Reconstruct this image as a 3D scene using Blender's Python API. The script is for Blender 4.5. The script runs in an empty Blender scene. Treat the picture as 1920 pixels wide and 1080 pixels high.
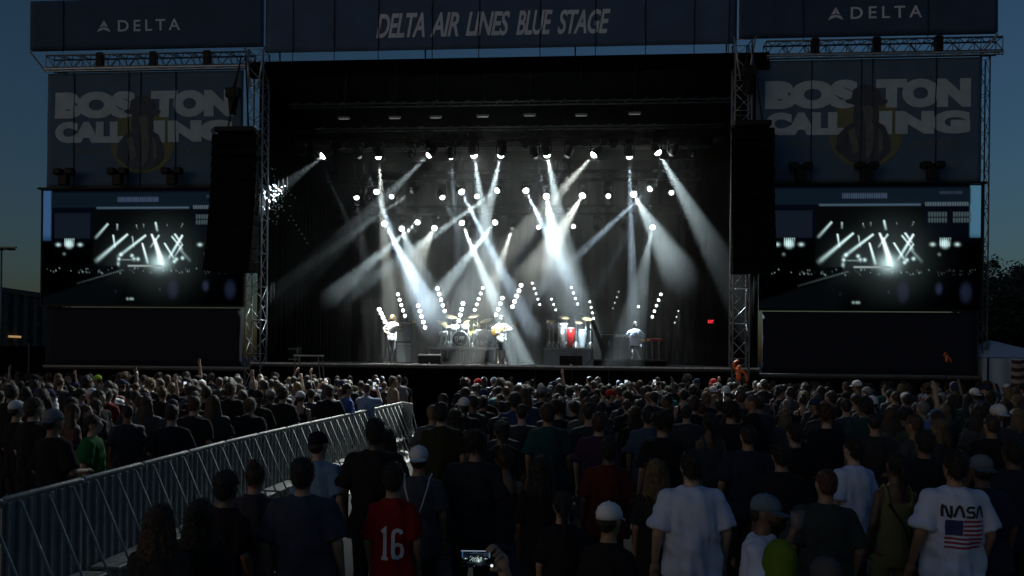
import bpy, bmesh, math, random
import numpy as np
from mathutils import Vector, Matrix, noise
from mathutils.bvhtree import BVHTree

R = math.radians
rnd = random.Random(7)
scene = bpy.context.scene
col = scene.collection

# ------------------------------------------------------------------ camera
FOCAL = 1500.0                      # in pixels of a 1920 wide frame
YAW, ROLL = R(4.5), R(0.62)
CAM = Vector((2.5, -26.18, 2.3))
FWD = Vector((-math.sin(YAW), math.cos(YAW), 0))
RGT = Vector((math.cos(YAW), math.sin(YAW), 0))
UPV = Vector((0, 0, 1))
cam_data = bpy.data.cameras.new("camera")
cam_data.sensor_width = 36
cam_data.lens = 36 * FOCAL / 1920
cam_data.shift_y = 132 / 1920
cam_data.clip_end = 2000
cam = bpy.data.objects.new("camera", cam_data)
col.objects.link(cam)
cx_ = RGT * math.cos(ROLL) + UPV * math.sin(ROLL)
cy_ = -RGT * math.sin(ROLL) + UPV * math.cos(ROLL)
cz_ = -FWD
m = Matrix((cx_, cy_, cz_)).transposed().to_4x4()
m.translation = CAM
cam.matrix_world = m
scene.camera = cam

# ------------------------------------------------------------------ sky and light
SUN_EL, SUN_AZ = R(4.0), R(-135)     # last light, low behind the camera over its left shoulder
world = bpy.data.worlds.new("World")
scene.world = world
world.use_nodes = True
wn = world.node_tree
wn.nodes.clear()
sky = wn.nodes.new("ShaderNodeTexSky")
sky.sky_type = 'NISHITA'
sky.sun_disc = False
sky.sun_elevation = SUN_EL
sky.sun_rotation = SUN_AZ
sky.altitude = 0
sky.air_density = 1.0
sky.dust_density = 2.0
sky.ozone_density = 3.2
bg = wn.nodes.new("ShaderNodeBackground")
bg.inputs["Strength"].default_value = 0.057
wo = wn.nodes.new("ShaderNodeOutputWorld")
wn.links.new(sky.outputs[0], bg.inputs[0])
wn.links.new(bg.outputs[0], wo.inputs[0])
sun_d = bpy.data.lights.new("sun", 'SUN')
sun_d.energy = 0.04                 # afterglow only: weak and very soft
sun_d.angle = R(60)
sun_d.color = (.75, .87, 1)
sun = bpy.data.objects.new("sun", sun_d)
col.objects.link(sun)
sd = Vector((math.sin(SUN_AZ) * math.cos(R(8)), math.cos(SUN_AZ) * math.cos(R(8)), math.sin(R(8))))
sun.rotation_euler = sd.to_track_quat('Z', 'Y').to_euler()

vs = scene.view_settings
scene.display_settings.display_device = 'sRGB'
vs.view_transform = 'Standard'
vs.look = 'None'
vs.exposure = 0
vs.gamma = 1
scene.render.engine = 'CYCLES'
cy = scene.cycles
cy.use_denoising = True
try:
    cy.denoiser = 'OPENIMAGEDENOISE'
except Exception:
    pass
cy.max_bounces = 4
cy.diffuse_bounces = 2
cy.glossy_bounces = 2
cy.transmission_bounces = 2
cy.volume_bounces = 0
cy.sample_clamp_indirect = 2.0
cy.sample_clamp_direct = 0
cy.caustics_reflective = False
cy.caustics_refractive = False
cy.use_light_tree = True
cy.light_sampling_threshold = 0.002


def ray(px, py):
    dx, dy = px - 960, py - 672
    u = dx * math.cos(ROLL) + dy * math.sin(ROLL)
    v = dx * math.sin(ROLL) - dy * math.cos(ROLL)
    return FWD + RGT * (u / FOCAL) + UPV * (v / FOCAL)


def at(px, py, y):
    """where the sight line of a photograph point meets the upright plane y"""
    d = ray(px, py)
    return CAM + d * ((y - CAM.y) / d.y)


def spot_at(px, depth, z=0):
    """ground position of something seen at column px, `depth` metres in front of the camera"""
    u = (px - 960) / FOCAL
    p = CAM + (FWD + RGT * u) * depth
    return Vector((p.x, p.y, z))


# ------------------------------------------------------------------ materials
MATS = {}


def mat(name, color, rough=.7, metal=0, var=.15, vscale=6, bump=0, bscale=40, emit=None, estr=0, objcol=False, spec=.5, sheen=0):
    if name in MATS:
        return MATS[name]
    m = bpy.data.materials.new(name)
    m.use_nodes = True
    nt = m.node_tree
    b = nt.nodes["Principled BSDF"]
    b.inputs["Roughness"].default_value = rough
    b.inputs["Metallic"].default_value = metal
    b.inputs["Specular IOR Level"].default_value = spec
    if sheen:
        b.inputs["Sheen Weight"].default_value = sheen
    tc = nt.nodes.new("ShaderNodeTexCoord")
    if objcol:
        oi = nt.nodes.new("ShaderNodeObjectInfo")
        src = oi.outputs["Color"]
    else:
        rgb = nt.nodes.new("ShaderNodeRGB")
        rgb.outputs[0].default_value = (*color, 1)
        src = rgb.outputs[0]
    if var:
        nz = nt.nodes.new("ShaderNodeTexNoise")
        nz.inputs["Scale"].default_value = vscale
        nz.inputs["Detail"].default_value = 5
        nt.links.new(tc.outputs["Object"], nz.inputs["Vector"])
        mr = nt.nodes.new("ShaderNodeMapRange")
        mr.inputs["From Min"].default_value = .25
        mr.inputs["From Max"].default_value = .75
        mr.inputs["To Min"].default_value = 1 - var
        mr.inputs["To Max"].default_value = 1 + var
        nt.links.new(nz.outputs[0], mr.inputs["Value"])
        mx = nt.nodes.new("ShaderNodeVectorMath")
        mx.operation = 'SCALE'
        nt.links.new(src, mx.inputs[0])
        nt.links.new(mr.outputs[0], mx.inputs["Scale"])
        src = mx.outputs[0]
    nt.links.new(src, b.inputs["Base Color"])
    if bump:
        n2 = nt.nodes.new("ShaderNodeTexNoise")
        n2.inputs["Scale"].default_value = bscale
        n2.inputs["Detail"].default_value = 6
        nt.links.new(tc.outputs["Object"], n2.inputs["Vector"])
        bp = nt.nodes.new("ShaderNodeBump")
        bp.inputs["Strength"].default_value = bump
        bp.inputs["Distance"].default_value = .02
        nt.links.new(n2.outputs[0], bp.inputs["Height"])
        nt.links.new(bp.outputs[0], b.inputs["Normal"])
    if emit:
        b.inputs["Emission Color"].default_value = (*emit, 1)
        b.inputs["Emission Strength"].default_value = estr
    MATS[name] = m
    return m


M_ASPHALT = mat("asphalt", (.036, .036, .04), .9, var=.3, vscale=.8, bump=.3, bscale=60)
M_BLACK = mat("black_paint", (.010, .010, .011), .6, var=.2, spec=.25)
M_DRAPE = mat("black_drape", (.003, .003, .0033), .95, var=.25, vscale=3, bump=.2, bscale=30, spec=.05)
M_CAB = mat("speaker_grille", (.004, .004, .0045), .8, var=.2, bump=.3, bscale=90, spec=.08)
M_ALU = mat("aluminium", (.42, .43, .45), .45, .7, var=.15, vscale=4)
M_ALU_DARK = mat("weathered_truss", (.16, .17, .18), .55, .5, var=.25, vscale=4)
M_GALV = mat("galvanised_steel", (.36, .37, .36), .55, .25, var=.3, vscale=5, bump=.1)
M_NAVY = mat("navy_banner_cloth", (.034, .068, .14), .85, var=.18, vscale=1.2, bump=.1, bscale=8)
M_NAVY_C = mat("navy_cloth_brightened", (.06, .11, .21), .85, var=.18, vscale=1.2, bump=.1, bscale=8)  # lighter copy of the banner navy; difference in light put into the colour
M_NAVY2 = mat("blue_grey_banner_cloth", (.07, .13, .21), .85, var=.15, vscale=1.0, bump=.1, bscale=8)
M_SCRIM = mat("dark_navy_scrim", (.004, .007, .022), .9, var=.2, vscale=1.5)
M_PRINT = mat("grey_print", (.60, .70, .80), .8, var=.12, vscale=3)
M_PRINT2 = mat("pale_print", (.42, .54, .62), .8, var=.12, vscale=3)
M_GOLD = mat("ochre_print", (.15, .165, .09), .8, var=.18, vscale=3)
M_FIG = mat("figure_print", (.055, .072, .10), .8, var=.3, vscale=4)
M_FIG2 = mat("figure_light_print", (.12, .135, .13), .8, var=.3, vscale=5)
M_ROOF = mat("black_roof_skin", (.002, .002, .002), .9, var=.2, spec=.05)
M_DECK = mat("stage_deck_ply", (.05, .05, .052), .7, var=.25, vscale=2, bump=.1)
M_TRIM = mat("lit_edge_pale", (.75, .76, .76), .5, var=.3, vscale=9)  # near-white stands for light caught along the deck's front edge
M_WHITE = mat("white_paint", (.75, .76, .77), .6, var=.1)
M_CHROME = mat("chrome", (.80, .81, .83), .32, .55, var=.05)
M_BRONZE = mat("cymbal_bronze", (.62, .50, .27), .35, .6, var=.15, vscale=12)
M_RED = mat("red_lacquer", (.45, .02, .02), .3, var=.1)
M_AMP = mat("amp_grille", (.20, .23, .27), .8, var=.2, vscale=40)
M_WOOD = mat("guitar_wood", (.45, .25, .06), .35, var=.3, vscale=12)
M_TENT = mat("tent_vinyl", (.30, .40, .55), .7, var=.12, vscale=1.5)
M_BRICK = mat("building_masonry", (.12, .095, .085), .9, var=.3, vscale=1.2, bump=.3, bscale=12)
M_GLASSD = mat("dark_window_glass", (.02, .022, .028), .15, var=.1)
M_BARK = mat("bark", (.05, .035, .025), .9, var=.3, bump=.5)
M_LEAF = mat("leaf", (.022, .032, .016), .7, var=.5, vscale=3)
M_SKIN = mat("skin", (.4, .27, .2), .55, objcol=True, var=.1, vscale=9)
M_CLOTH = mat("clothing_cloth", (.1, .1, .1), .9, objcol=True, var=.14, vscale=7, bump=.25, bscale=22, spec=.2)
M_HAIR = mat("hair", (.03, .02, .015), .5, objcol=True, var=.35, vscale=30, bump=.8, bscale=55)
M_PRINT_W = mat("white_shirt_print", (.72, .72, .74), .8, var=.1)
M_PRINT_K = mat("black_shirt_print", (.02, .022, .03), .8, var=.1)
M_PRINT_R = mat("red_shirt_print", (.30, .035, .06), .8, var=.1)
M_PRINT_B = mat("blue_shirt_print", (.03, .04, .16), .8, var=.1)
M_ORANGE = mat("orange_vinyl", (.75, .14, .03), .4, var=.15, vscale=8)


def emit_mat(name, color, strength, sampling='AUTO'):
    if name in MATS:
        return MATS[name]
    m = bpy.data.materials.new(name)
    m.use_nodes = True
    nt = m.node_tree
    b = nt.nodes["Principled BSDF"]
    b.inputs["Base Color"].default_value = (.5, .5, .5, 1)
    b.inputs["Emission Color"].default_value = (*color, 1)
    b.inputs["Emission Strength"].default_value = strength
    m.cycles.emission_sampling = sampling
    MATS[name] = m
    return m


# ------------------------------------------------------------------ mesh helpers
def tag(o, label=None, cat=None, group=None, kind=None):
    if label:
        o["label"] = label
    if cat:
        o["category"] = cat
    if group:
        o["group"] = group
    if kind:
        o["kind"] = kind
    return o


def empty(name, loc=(0, 0, 0), rz=0):
    o = bpy.data.objects.new(name, None)
    o.empty_display_size = .1
    col.objects.link(o)
    o.location = loc
    o.rotation_euler = (0, 0, rz)
    return o


def link(name, mesh, parent=None, loc=(0, 0, 0)):
    o = bpy.data.objects.new(name, mesh)
    col.objects.link(o)
    o.parent = parent
    o.location = loc
    return o


def perp(d):
    d = d.normalized()
    a = Vector((0, 0, 1)) if abs(d.z) < .9 else Vector((1, 0, 0))
    u = d.cross(a).normalized()
    return u, d.cross(u).normalized()


class MB:
    """collects shapes for one mesh"""
    def __init__(s, origin=(0, 0, 0)):
        s.v, s.f, s.o = [], [], Vector(origin)

    def add(s, vs, fs):
        n = len(s.v)
        s.v += [Vector(v) - s.o for v in vs]
        s.f += [tuple(i + n for i in f) for f in fs]
        return s

    def box(s, a, b, bev=0):
        x0, y0, z0 = a
        x1, y1, z1 = b
        x0, x1 = min(x0, x1), max(x0, x1)
        y0, y1 = min(y0, y1), max(y0, y1)
        z0, z1 = min(z0, z1), max(z0, z1)
        if bev:
            k = bev
            vs, fs = [], []
            for z, i in ((z0, k), (z0 + k, 0), (z1 - k, 0), (z1, k)):
                for x, y in ((x0 + i + k, y0 + i), (x1 - i - k, y0 + i), (x1 - i, y0 + i + k), (x1 - i, y1 - i - k), (x1 - i - k, y1 - i), (x0 + i + k, y1 - i), (x0 + i, y1 - i - k), (x0 + i, y0 + i + k)):
                    vs.append((x, y, z))
            for r in range(3):
                for j in range(8):
                    fs.append((r * 8 + j, r * 8 + (j + 1) % 8, r * 8 + 8 + (j + 1) % 8, r * 8 + 8 + j))
            fs.append(tuple(range(7, -1, -1)))
            fs.append(tuple(range(24, 32)))
            return s.add(vs, fs)
        return s.add([(x0, y0, z0), (x1, y0, z0), (x1, y1, z0), (x0, y1, z0), (x0, y0, z1), (x1, y0, z1), (x1, y1, z1), (x0, y1, z1)],
                     [(3, 2, 1, 0), (4, 5, 6, 7), (0, 1, 5, 4), (1, 2, 6, 5), (2, 3, 7, 6), (3, 0, 4, 7)])

    def tube(s, a, b, r0, r1=None, n=8, cap=True):
        a, b = Vector(a), Vector(b)
        r1 = r0 if r1 is None else r1
        u, w = perp(b - a)
        vs = []
        for p, r in ((a, r0), (b, r1)):
            for i in range(n):
                t = 2 * math.pi * i / n
                vs.append(p + u * (r * math.cos(t)) + w * (r * math.sin(t)))
        fs = [(i, n + i, n + (i + 1) % n, (i + 1) % n) for i in range(n)]
        if cap:
            fs += [tuple(range(n)), tuple(range(2 * n - 1, n - 1, -1))]
        return s.add(vs, fs)

    def path(s, pts, radii, n=8):
        pts = [Vector(p) for p in pts]
        if not hasattr(radii, '__len__'):
            radii = [radii] * len(pts)
        vs, fs = [], []
        u = None
        for i, p in enumerate(pts):
            d = (pts[min(i + 1, len(pts) - 1)] - pts[max(i - 1, 0)]).normalized()
            if u is None:
                u, w = perp(d)
            else:
                u = (u - d * u.dot(d)).normalized()
                w = d.cross(u)
            for k in range(n):
                t = 2 * math.pi * k / n
                vs.append(p + u * (radii[i] * math.cos(t)) + w * (radii[i] * math.sin(t)))
        for i in range(len(pts) - 1):
            for k in range(n):
                fs.append((i * n + k, i * n + (k + 1) % n, (i + 1) * n + (k + 1) % n, (i + 1) * n + k))
        fs += [tuple(range(n - 1, -1, -1)), tuple(range((len(pts) - 1) * n, len(pts) * n))]
        return s.add(vs, fs)

    def lathe(s, prof, c=(0, 0, 0), axis=(0, 0, 1), n=16):
        """prof: (radius, distance along axis)"""
        c, axis = Vector(c), Vector(axis).normalized()
        u, w = perp(axis)
        vs, fs = [], []
        for r, h in prof:
            for k in range(n):
                t = 2 * math.pi * k / n
                vs.append(c + axis * h + (u * math.cos(t) + w * math.sin(t)) * max(r, 1e-4))
        for i in range(len(prof) - 1):
            for k in range(n):
                fs.append((i * n + k, i * n + (k + 1) % n, (i + 1) * n + (k + 1) % n, (i + 1) * n + k))
        fs += [tuple(range(n - 1, -1, -1)), tuple(range((len(prof) - 1) * n, len(prof) * n))]
        return s.add(vs, fs)

    def ell(s, c, r, nu=14, nv=9, rot=None):
        c = Vector(c)
        vs, fs = [], []
        for j in range(nv + 1):
            p = math.pi * j / nv
            for i in range(nu):
                t = 2 * math.pi * i / nu
                v = Vector((r[0] * math.sin(p) * math.cos(t), r[1] * math.sin(p) * math.sin(t), r[2] * math.cos(p)))
                if rot:
                    v = rot @ v
                vs.append(c + v)
        for j in range(nv):
            for i in range(nu):
                fs.append((j * nu + i, (j + 1) * nu + i, (j + 1) * nu + (i + 1) % nu, j * nu + (i + 1) % nu))
        return s.add(vs, fs)

    def cap(s, a, b, r0, r1):
        """tapered limb with round ends"""
        a, b = Vector(a), Vector(b)
        d = (b - a).normalized()
        L = (b - a).length
        prof = []
        for k in range(5):
            t = math.pi / 2 * k / 4
            prof.append((r0 * math.sin(t), -r0 * math.cos(t)))
        for k in range(1, 4):
            f = k / 4
            prof.append((r0 + (r1 - r0) * f, L * f))
        for k in range(5):
            t = math.pi / 2 * k / 4
            prof.append((r1 * math.cos(t), L + r1 * math.sin(t)))
        return s.lathe(prof, a, d, 12)

    def loft(s, rings, n=24):
        """rings: (z, rx, ry, cx, cy)"""
        vs, fs = [], []
        for z, rx, ry, ox, oy in rings:
            for k in range(n):
                t = 2 * math.pi * k / n
                vs.append((ox + rx * math.cos(t), oy + ry * math.sin(t), z))
        for i in range(len(rings) - 1):
            for k in range(n):
                fs.append((i * n + k, i * n + (k + 1) % n, (i + 1) * n + (k + 1) % n, (i + 1) * n + k))
        fs += [tuple(range(n - 1, -1, -1)), tuple(range((len(rings) - 1) * n, len(rings) * n))]
        return s.add(vs, fs)

    def mesh(s, name, material=None, smooth=False):
        me = bpy.data.meshes.new(name)
        me.from_pydata([tuple(v) for v in s.v], [], s.f)
        if material:
            me.materials.append(material)
        if smooth:
            for p in me.polygons:
                p.use_smooth = True
        me.update()
        return me

    def build(s, name, material, parent=None, smooth=False):
        """vertices were given in world space; the parent Empty (unrotated) sits at s.o"""
        return link(name, s.mesh(name, material, smooth), parent, (0, 0, 0) if parent else s.o)


def copy_tree(o, parent=None):
    c = o.copy()
    col.objects.link(c)
    c.parent = parent
    for ch in o.children:
        copy_tree(ch, c)
    return c


def text_geo(body, offset=.0, shear=0, space=1.0):
    """outline of built-in lettering as flat triangles in a unit box"""
    cu = bpy.data.curves.new("lettering", 'FONT')
    cu.body = body
    cu.offset = offset
    cu.shear = shear
    cu.space_character = space
    cu.resolution_u = 4
    o = bpy.data.objects.new("lettering", cu)
    col.objects.link(o)
    dg = bpy.context.evaluated_depsgraph_get()
    me = bpy.data.meshes.new_from_object(o.evaluated_get(dg))
    bm = bmesh.new()
    bm.from_mesh(me)
    bmesh.ops.remove_doubles(bm, verts=bm.verts, dist=1e-5)
    bmesh.ops.triangulate(bm, faces=bm.faces)
    for _ in range(3):
        es = [e for e in bm.edges if e.calc_length() > .35]
        if not es:
            break
        bmesh.ops.subdivide_edges(bm, edges=es, cuts=1)
        bmesh.ops.triangulate(bm, faces=bm.faces)
    vs = [v.co.copy() for v in bm.verts]
    bm.verts.index_update()
    fs = [tuple(v.index for v in f.verts) for f in bm.faces]
    bm.free()
    bpy.data.objects.remove(o)
    bpy.data.meshes.remove(me)
    x0, x1 = min(v.x for v in vs), max(v.x for v in vs)
    y0, y1 = min(v.y for v in vs), max(v.y for v in vs)
    return [((v.x - x0) / (x1 - x0), (v.y - y0) / (y1 - y0)) for v in vs], fs


def sheet_text(mb, body, x0, x1, z0, z1, yfun, offset=0, shear=0, space=1.0):
    vs, fs = text_geo(body, offset, shear, space)
    out = []
    for u, v in vs:
        x, z = x0 + (x1 - x0) * u, z0 + (z1 - z0) * v
        out.append((x, yfun(x, z), z))
    mb.add(out, fs)


def sheet_poly(mb, pts, yfun, cen=None):
    """filled shape from an outline (fan about its middle), following a cloth surface"""
    if cen is None:
        cen = (sum(p[0] for p in pts) / len(pts), sum(p[1] for p in pts) / len(pts))
    vs = [(cen[0], yfun(*cen), cen[1])]
    fs = []
    n = len(pts)
    for f in (.5, 1.0):
        for p in pts:
            x, z = cen[0] + (p[0] - cen[0]) * f, cen[1] + (p[1] - cen[1]) * f
            vs.append((x, yfun(x, z), z))
    for i in range(n):
        j = (i + 1) % n
        fs += [(0, 1 + i, 1 + j), (1 + i, 1 + n + i, 1 + n + j, 1 + j)]
    mb.add(vs, fs)

# ------------------------------------------------------------------ setting
g = MB().add([(-700, -300, 0), (700, -300, 0), (700, 900, 0), (-700, 900, 0)], [(0, 1, 2, 3)])
tag(g.build("ground", M_ASPHALT), kind="structure")

DECK = 2.07
ZR = 12.2        # front edge of the roof


def cloth(x0, x1, z0, z1, y, amp=.04, nx=40, nz=12, seed=0, thick=.012):
    """a hanging sheet with slow billows; returns its builder and the surface function"""
    def yf(x, z):
        f = math.sin(math.pi * min(1, max(0, (z - z0) / (z1 - z0))))
        return y + amp * (noise.noise(Vector((x * .55 + seed, z * .5, seed))) + .35 * noise.noise(Vector((x * 1.9, z * .8 + seed, 3)))) * (.35 + .65 * f)
    mb = MB(((x0 + x1) / 2, y, z0))
    vs, fs = [], []
    for j in range(nz + 1):
        for i in range(nx + 1):
            x, z = x0 + (x1 - x0) * i / nx, z0 + (z1 - z0) * j / nz
            vs.append((x, yf(x, z), z))
    n = len(vs)
    vs += [(a, b + thick, c) for a, b, c in vs]
    W = nx + 1
    for j in range(nz):
        for i in range(nx):
            a = j * W + i
            fs.append((a, a + 1, a + W + 1, a + W))
            fs.append((n + a, n + a + W, n + a + W + 1, n + a + 1))
    for i in range(nx):
        fs.append((i + 1, i, n + i, n + i + 1))
        a = nz * W + i
        fs.append((a, a + 1, n + a + 1, n + a))
    for j in range(nz):
        a = j * W
        fs.append((a, a + W, n + a + W, n + a))
        a = j * W + nx
        fs.append((a + W, a, n + a, n + a + W))
    mb.add(vs, fs)
    return mb, yf


# ---- stage platform
st = empty("stage_platform", (0, 0, 0))
tag(st, "long black concert stage platform with a front edge coloured pale as if lit", "stage")
MB().box((-8.4, 0, DECK - .12), (8.4, 12.6, DECK)).build("deck", M_DECK, st)
for i in range(14):
    x = -8.4 + i * 1.2
    MB().box((x + .006, .02, 0), (x + 1.194, .07, DECK - .125)).build("fascia_panel", M_DRAPE, st)
for i in range(7):
    x = -8.4 + i * 2.4
    MB().box((x + .01, -.035, DECK - .045), (x + 2.39, -.003, DECK + .012), .006).build("edge_strip", M_TRIM, st)
for sx in (-1, 1):
    MB().box((sx * 8.42, .25, 1.78), (sx * 15.9, 3, 1.9)).build("wing_deck", M_DECK, st)
    for i in range(6):
        a = 8.42 + i * 1.245
        MB().box((sx * a, .3, 0), (sx * (a + 1.235), .34, 1.775)).build("fascia_panel", M_DRAPE, st)
    MB().box((sx * 8.42, .2, 1.84), (sx * 15.9, .247, 1.9)).build("edge_strip", M_ALU_DARK, st)

# ---- roof and drapes
rf = empty("stage_roof", (0, 0, ZR))
tag(rf, "flat black fabric roof spanning the stage between two towers", "roof", kind="structure")
MB((0, 0, ZR)).box((-8.5, .1, ZR - .35), (8.5, 12.9, ZR)).build("roof_skin", M_ROOF, rf)
MB((0, 0, ZR)).box((-8.6, -.05, ZR - .55), (8.6, .095, ZR - .02)).build("front_valance", M_ROOF, rf)
for y in (3.2, 6.4, 9.6):
    r = MB((0, 0, ZR))
    for dy in (-.2, .2):
        r.tube((-8.3, y + dy, ZR - .5), (8.3, y + dy, ZR - .5), .03, n=6)
        for k in range(28):
            x = -8.3 + k * .593
            r.tube((x, y + dy, ZR - .5), (x + .3, y, ZR - .36), .014, n=4)
    r.build("rafter", M_ALU_DARK, rf)


def drape(name, a, b, z0, z1, label, depth=.09, pitch=.42):
    """pleated black curtain between two ground points"""
    a, b = Vector(a), Vector(b)
    L = (b - a).length
    d = (b - a).normalized()
    nrm = Vector((d.y, -d.x))
    n = int(L / pitch * 6)
    mb = MB((a.x, a.y, z0))
    vs, fs = [], []
    for j in range(2):
        for i in range(n + 1):
            t = L * i / n
            w = depth * (math.sin(t / pitch * 2 * math.pi + noise.noise(Vector((t * .7, 1, 2))) * 2) * .5 + noise.noise(Vector((t * 1.3, j * .4, 9))))
            p = a + d * t + nrm * w
            vs.append((p.x, p.y, z1 if j else z0))
    for i in range(n):
        fs.append((i, i + 1, n + 2 + i, n + 1 + i))
    o = mb.add(vs, fs).build(name, M_DRAPE, None, True)
    sol = o.modifiers.new("thickness", 'SOLIDIFY')
    sol.thickness = .015
    tag(o, label, "curtain")
    return o


drape("stage_curtain", (-8.85, 12.35), (8.85, 12.35), DECK, ZR - .36, "black pleated curtain hanging across the back of the stage")
drape("stage_curtain", (-8.42, .6), (-8.42, 12.3), DECK, ZR - .36, "black pleated side curtain beside the left roof tower")
drape("stage_curtain", (8.42, 12.3), (8.42, .6), DECK, ZR - .36, "black pleated side curtain beside the right roof tower")


def lattice(mb_f, a, b, w, h, bays, cr, br, parent, matr, updir=Vector((0, 0, 1))):
    """box truss: four chord parts and brace parts"""
    a, b = Vector(a), Vector(b)
    d = (b - a).normalized()
    side = d.cross(updir).normalized()
    top = side.cross(d).normalized()
    cs = [side * (sx * w / 2) + top * (sz * h / 2) for sx, sz in ((-1, -1), (1, -1), (1, 1), (-1, 1))]
    for c in cs:
        MB(mb_f).tube(a + c, b + c, cr, n=8).build("chord", matr, parent, True)
    L = (b - a).length
    for i in range(bays):
        p, q = a + d * (L * i / bays), a + d * (L * (i + 1) / bays)
        if i % 2:
            p, q = q, p
        m = MB(mb_f)
        for k in range(4):
            m.tube(p + cs[k], q + cs[(k + 1) % 4], br, n=5)
        m.build("brace", matr, parent, True)
    for i in range(bays + 1):
        p = a + d * (L * i / bays)
        if i % 2 == 0:
            m = MB(mb_f)
            for k in range(4):
                m.tube(p + cs[k], p + cs[(k + 1) % 4], br, n=5)
            m.build("batten", matr, parent, True)


for sx, side in ((-1, "left"), (1, "right")):
    xc = sx * 7.98 if sx < 0 else 7.72
    xc = -8.2 if sx < 0 else 7.74
    t = empty("roof_tower", (xc, -.05, 0))
    tag(t, f"square aluminium lattice tower at the {side} edge of the stage opening", "truss tower", "lattice towers holding up the roof")
    lattice((xc, -.05, 0), (xc, -.05, .12), (xc, -.05, 12.5), .52, .52, 22, .03, .013, t, M_ALU, Vector((0, 1, 0)))
    MB((xc, -.05, 0)).box((xc - .45, -.5, 0), (xc + .45, .4, .12), .02).build("base_plate", M_ALU_DARK, t)
    # header with angled head braces at the top
    h = MB((xc, -.05, 0))
    for k in (-1, 1):
        h.tube((xc + k * .12, -.4, 11.2), (xc + k * .34, -.42, 12.55), .03, n=6)
    h.build("head_brace", M_ALU, t, True)

# ---- wing trusses, wing banners, screens
BAN = {}
for sx, side in ((-1, "left"), (1, "right")):
    xa, xb = sx * 8.5, sx * 15.75
    o = ((xa + xb) / 2, 0, 12.3)
    t = empty("wing_truss", o)
    tag(t, f"horizontal aluminium truss between the {side} upper banner and the {side} festival banner", "truss", "trusses over the wings")
    lattice(o, (xa, .2, 12.33), (xb, .2, 12.33), .42, .42, 22, .03, .014, t, M_ALU_DARK)
    MB(o).box((xa, -.12, 12.015), (xb, -.06, 12.075), .01).build("lower_rail", M_ALU, t)
    MB(o).box((xa, -.11, 11.945), (xb, -.065, 11.98), .01).build("banner_rail", M_ALU, t)
    for kx in (9.9, 11.8, 13.7):                 # dark cable bundles strapped to the truss
        MB(o).box((sx * kx, -.05, 12.1), (sx * (kx + .26), .12, 12.62), .03).build("cable_bundle", M_BLACK, t)
    # outer legs of the wing
    lg = empty("wing_tower", (sx * 15.6, .35, 0))
    tag(lg, f"slim truss leg behind the outer edge of the {side} video screen", "truss tower", "slim legs of the wings")
    lattice((sx * 15.6, .35, 0), (sx * 15.45, .6, 0), (sx * 15.45, .6, 12.1), .3, .3, 20, .024, .01, lg, M_ALU_DARK, Vector((0, 1, 0)))


def logo_triangle(mb, cx, cz, w, h, yf):
    """four-cornered arrow emblem: two upper facets and a swept lower one"""
    t, b = cz + h / 2, cz - h / 2
    sheet_poly(mb, [(cx, t), (cx - w * .30, b + h * .38), (cx, b + h * .50)], yf)
    sheet_poly(mb, [(cx + .012, t - .02), (cx + .012, b + h * .50), (cx + w * .30, b + h * .38)], yf)
    sheet_poly(mb, [(cx - w * .34, b + h * .30), (cx - w / 2, b), (cx, b + h * .22), (cx, b + h * .40)], yf)
    sheet_poly(mb, [(cx, b + h * .40), (cx, b + h * .22), (cx + w / 2, b), (cx + w * .34, b + h * .30)], yf)


def hang_lines(parent, o, xs, yf, z0, z1):
    for x in xs:
        pts = [(x + .03 * noise.noise(Vector((x, k * .9, 4))), yf(x, z0 + (z1 - z0) * k / 6) - .022, z0 + (z1 - z0) * k / 6) for k in range(7)]
        MB(o).path(pts, .014, 5).build("hanging_cable", M_BLACK, parent, True)


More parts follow.
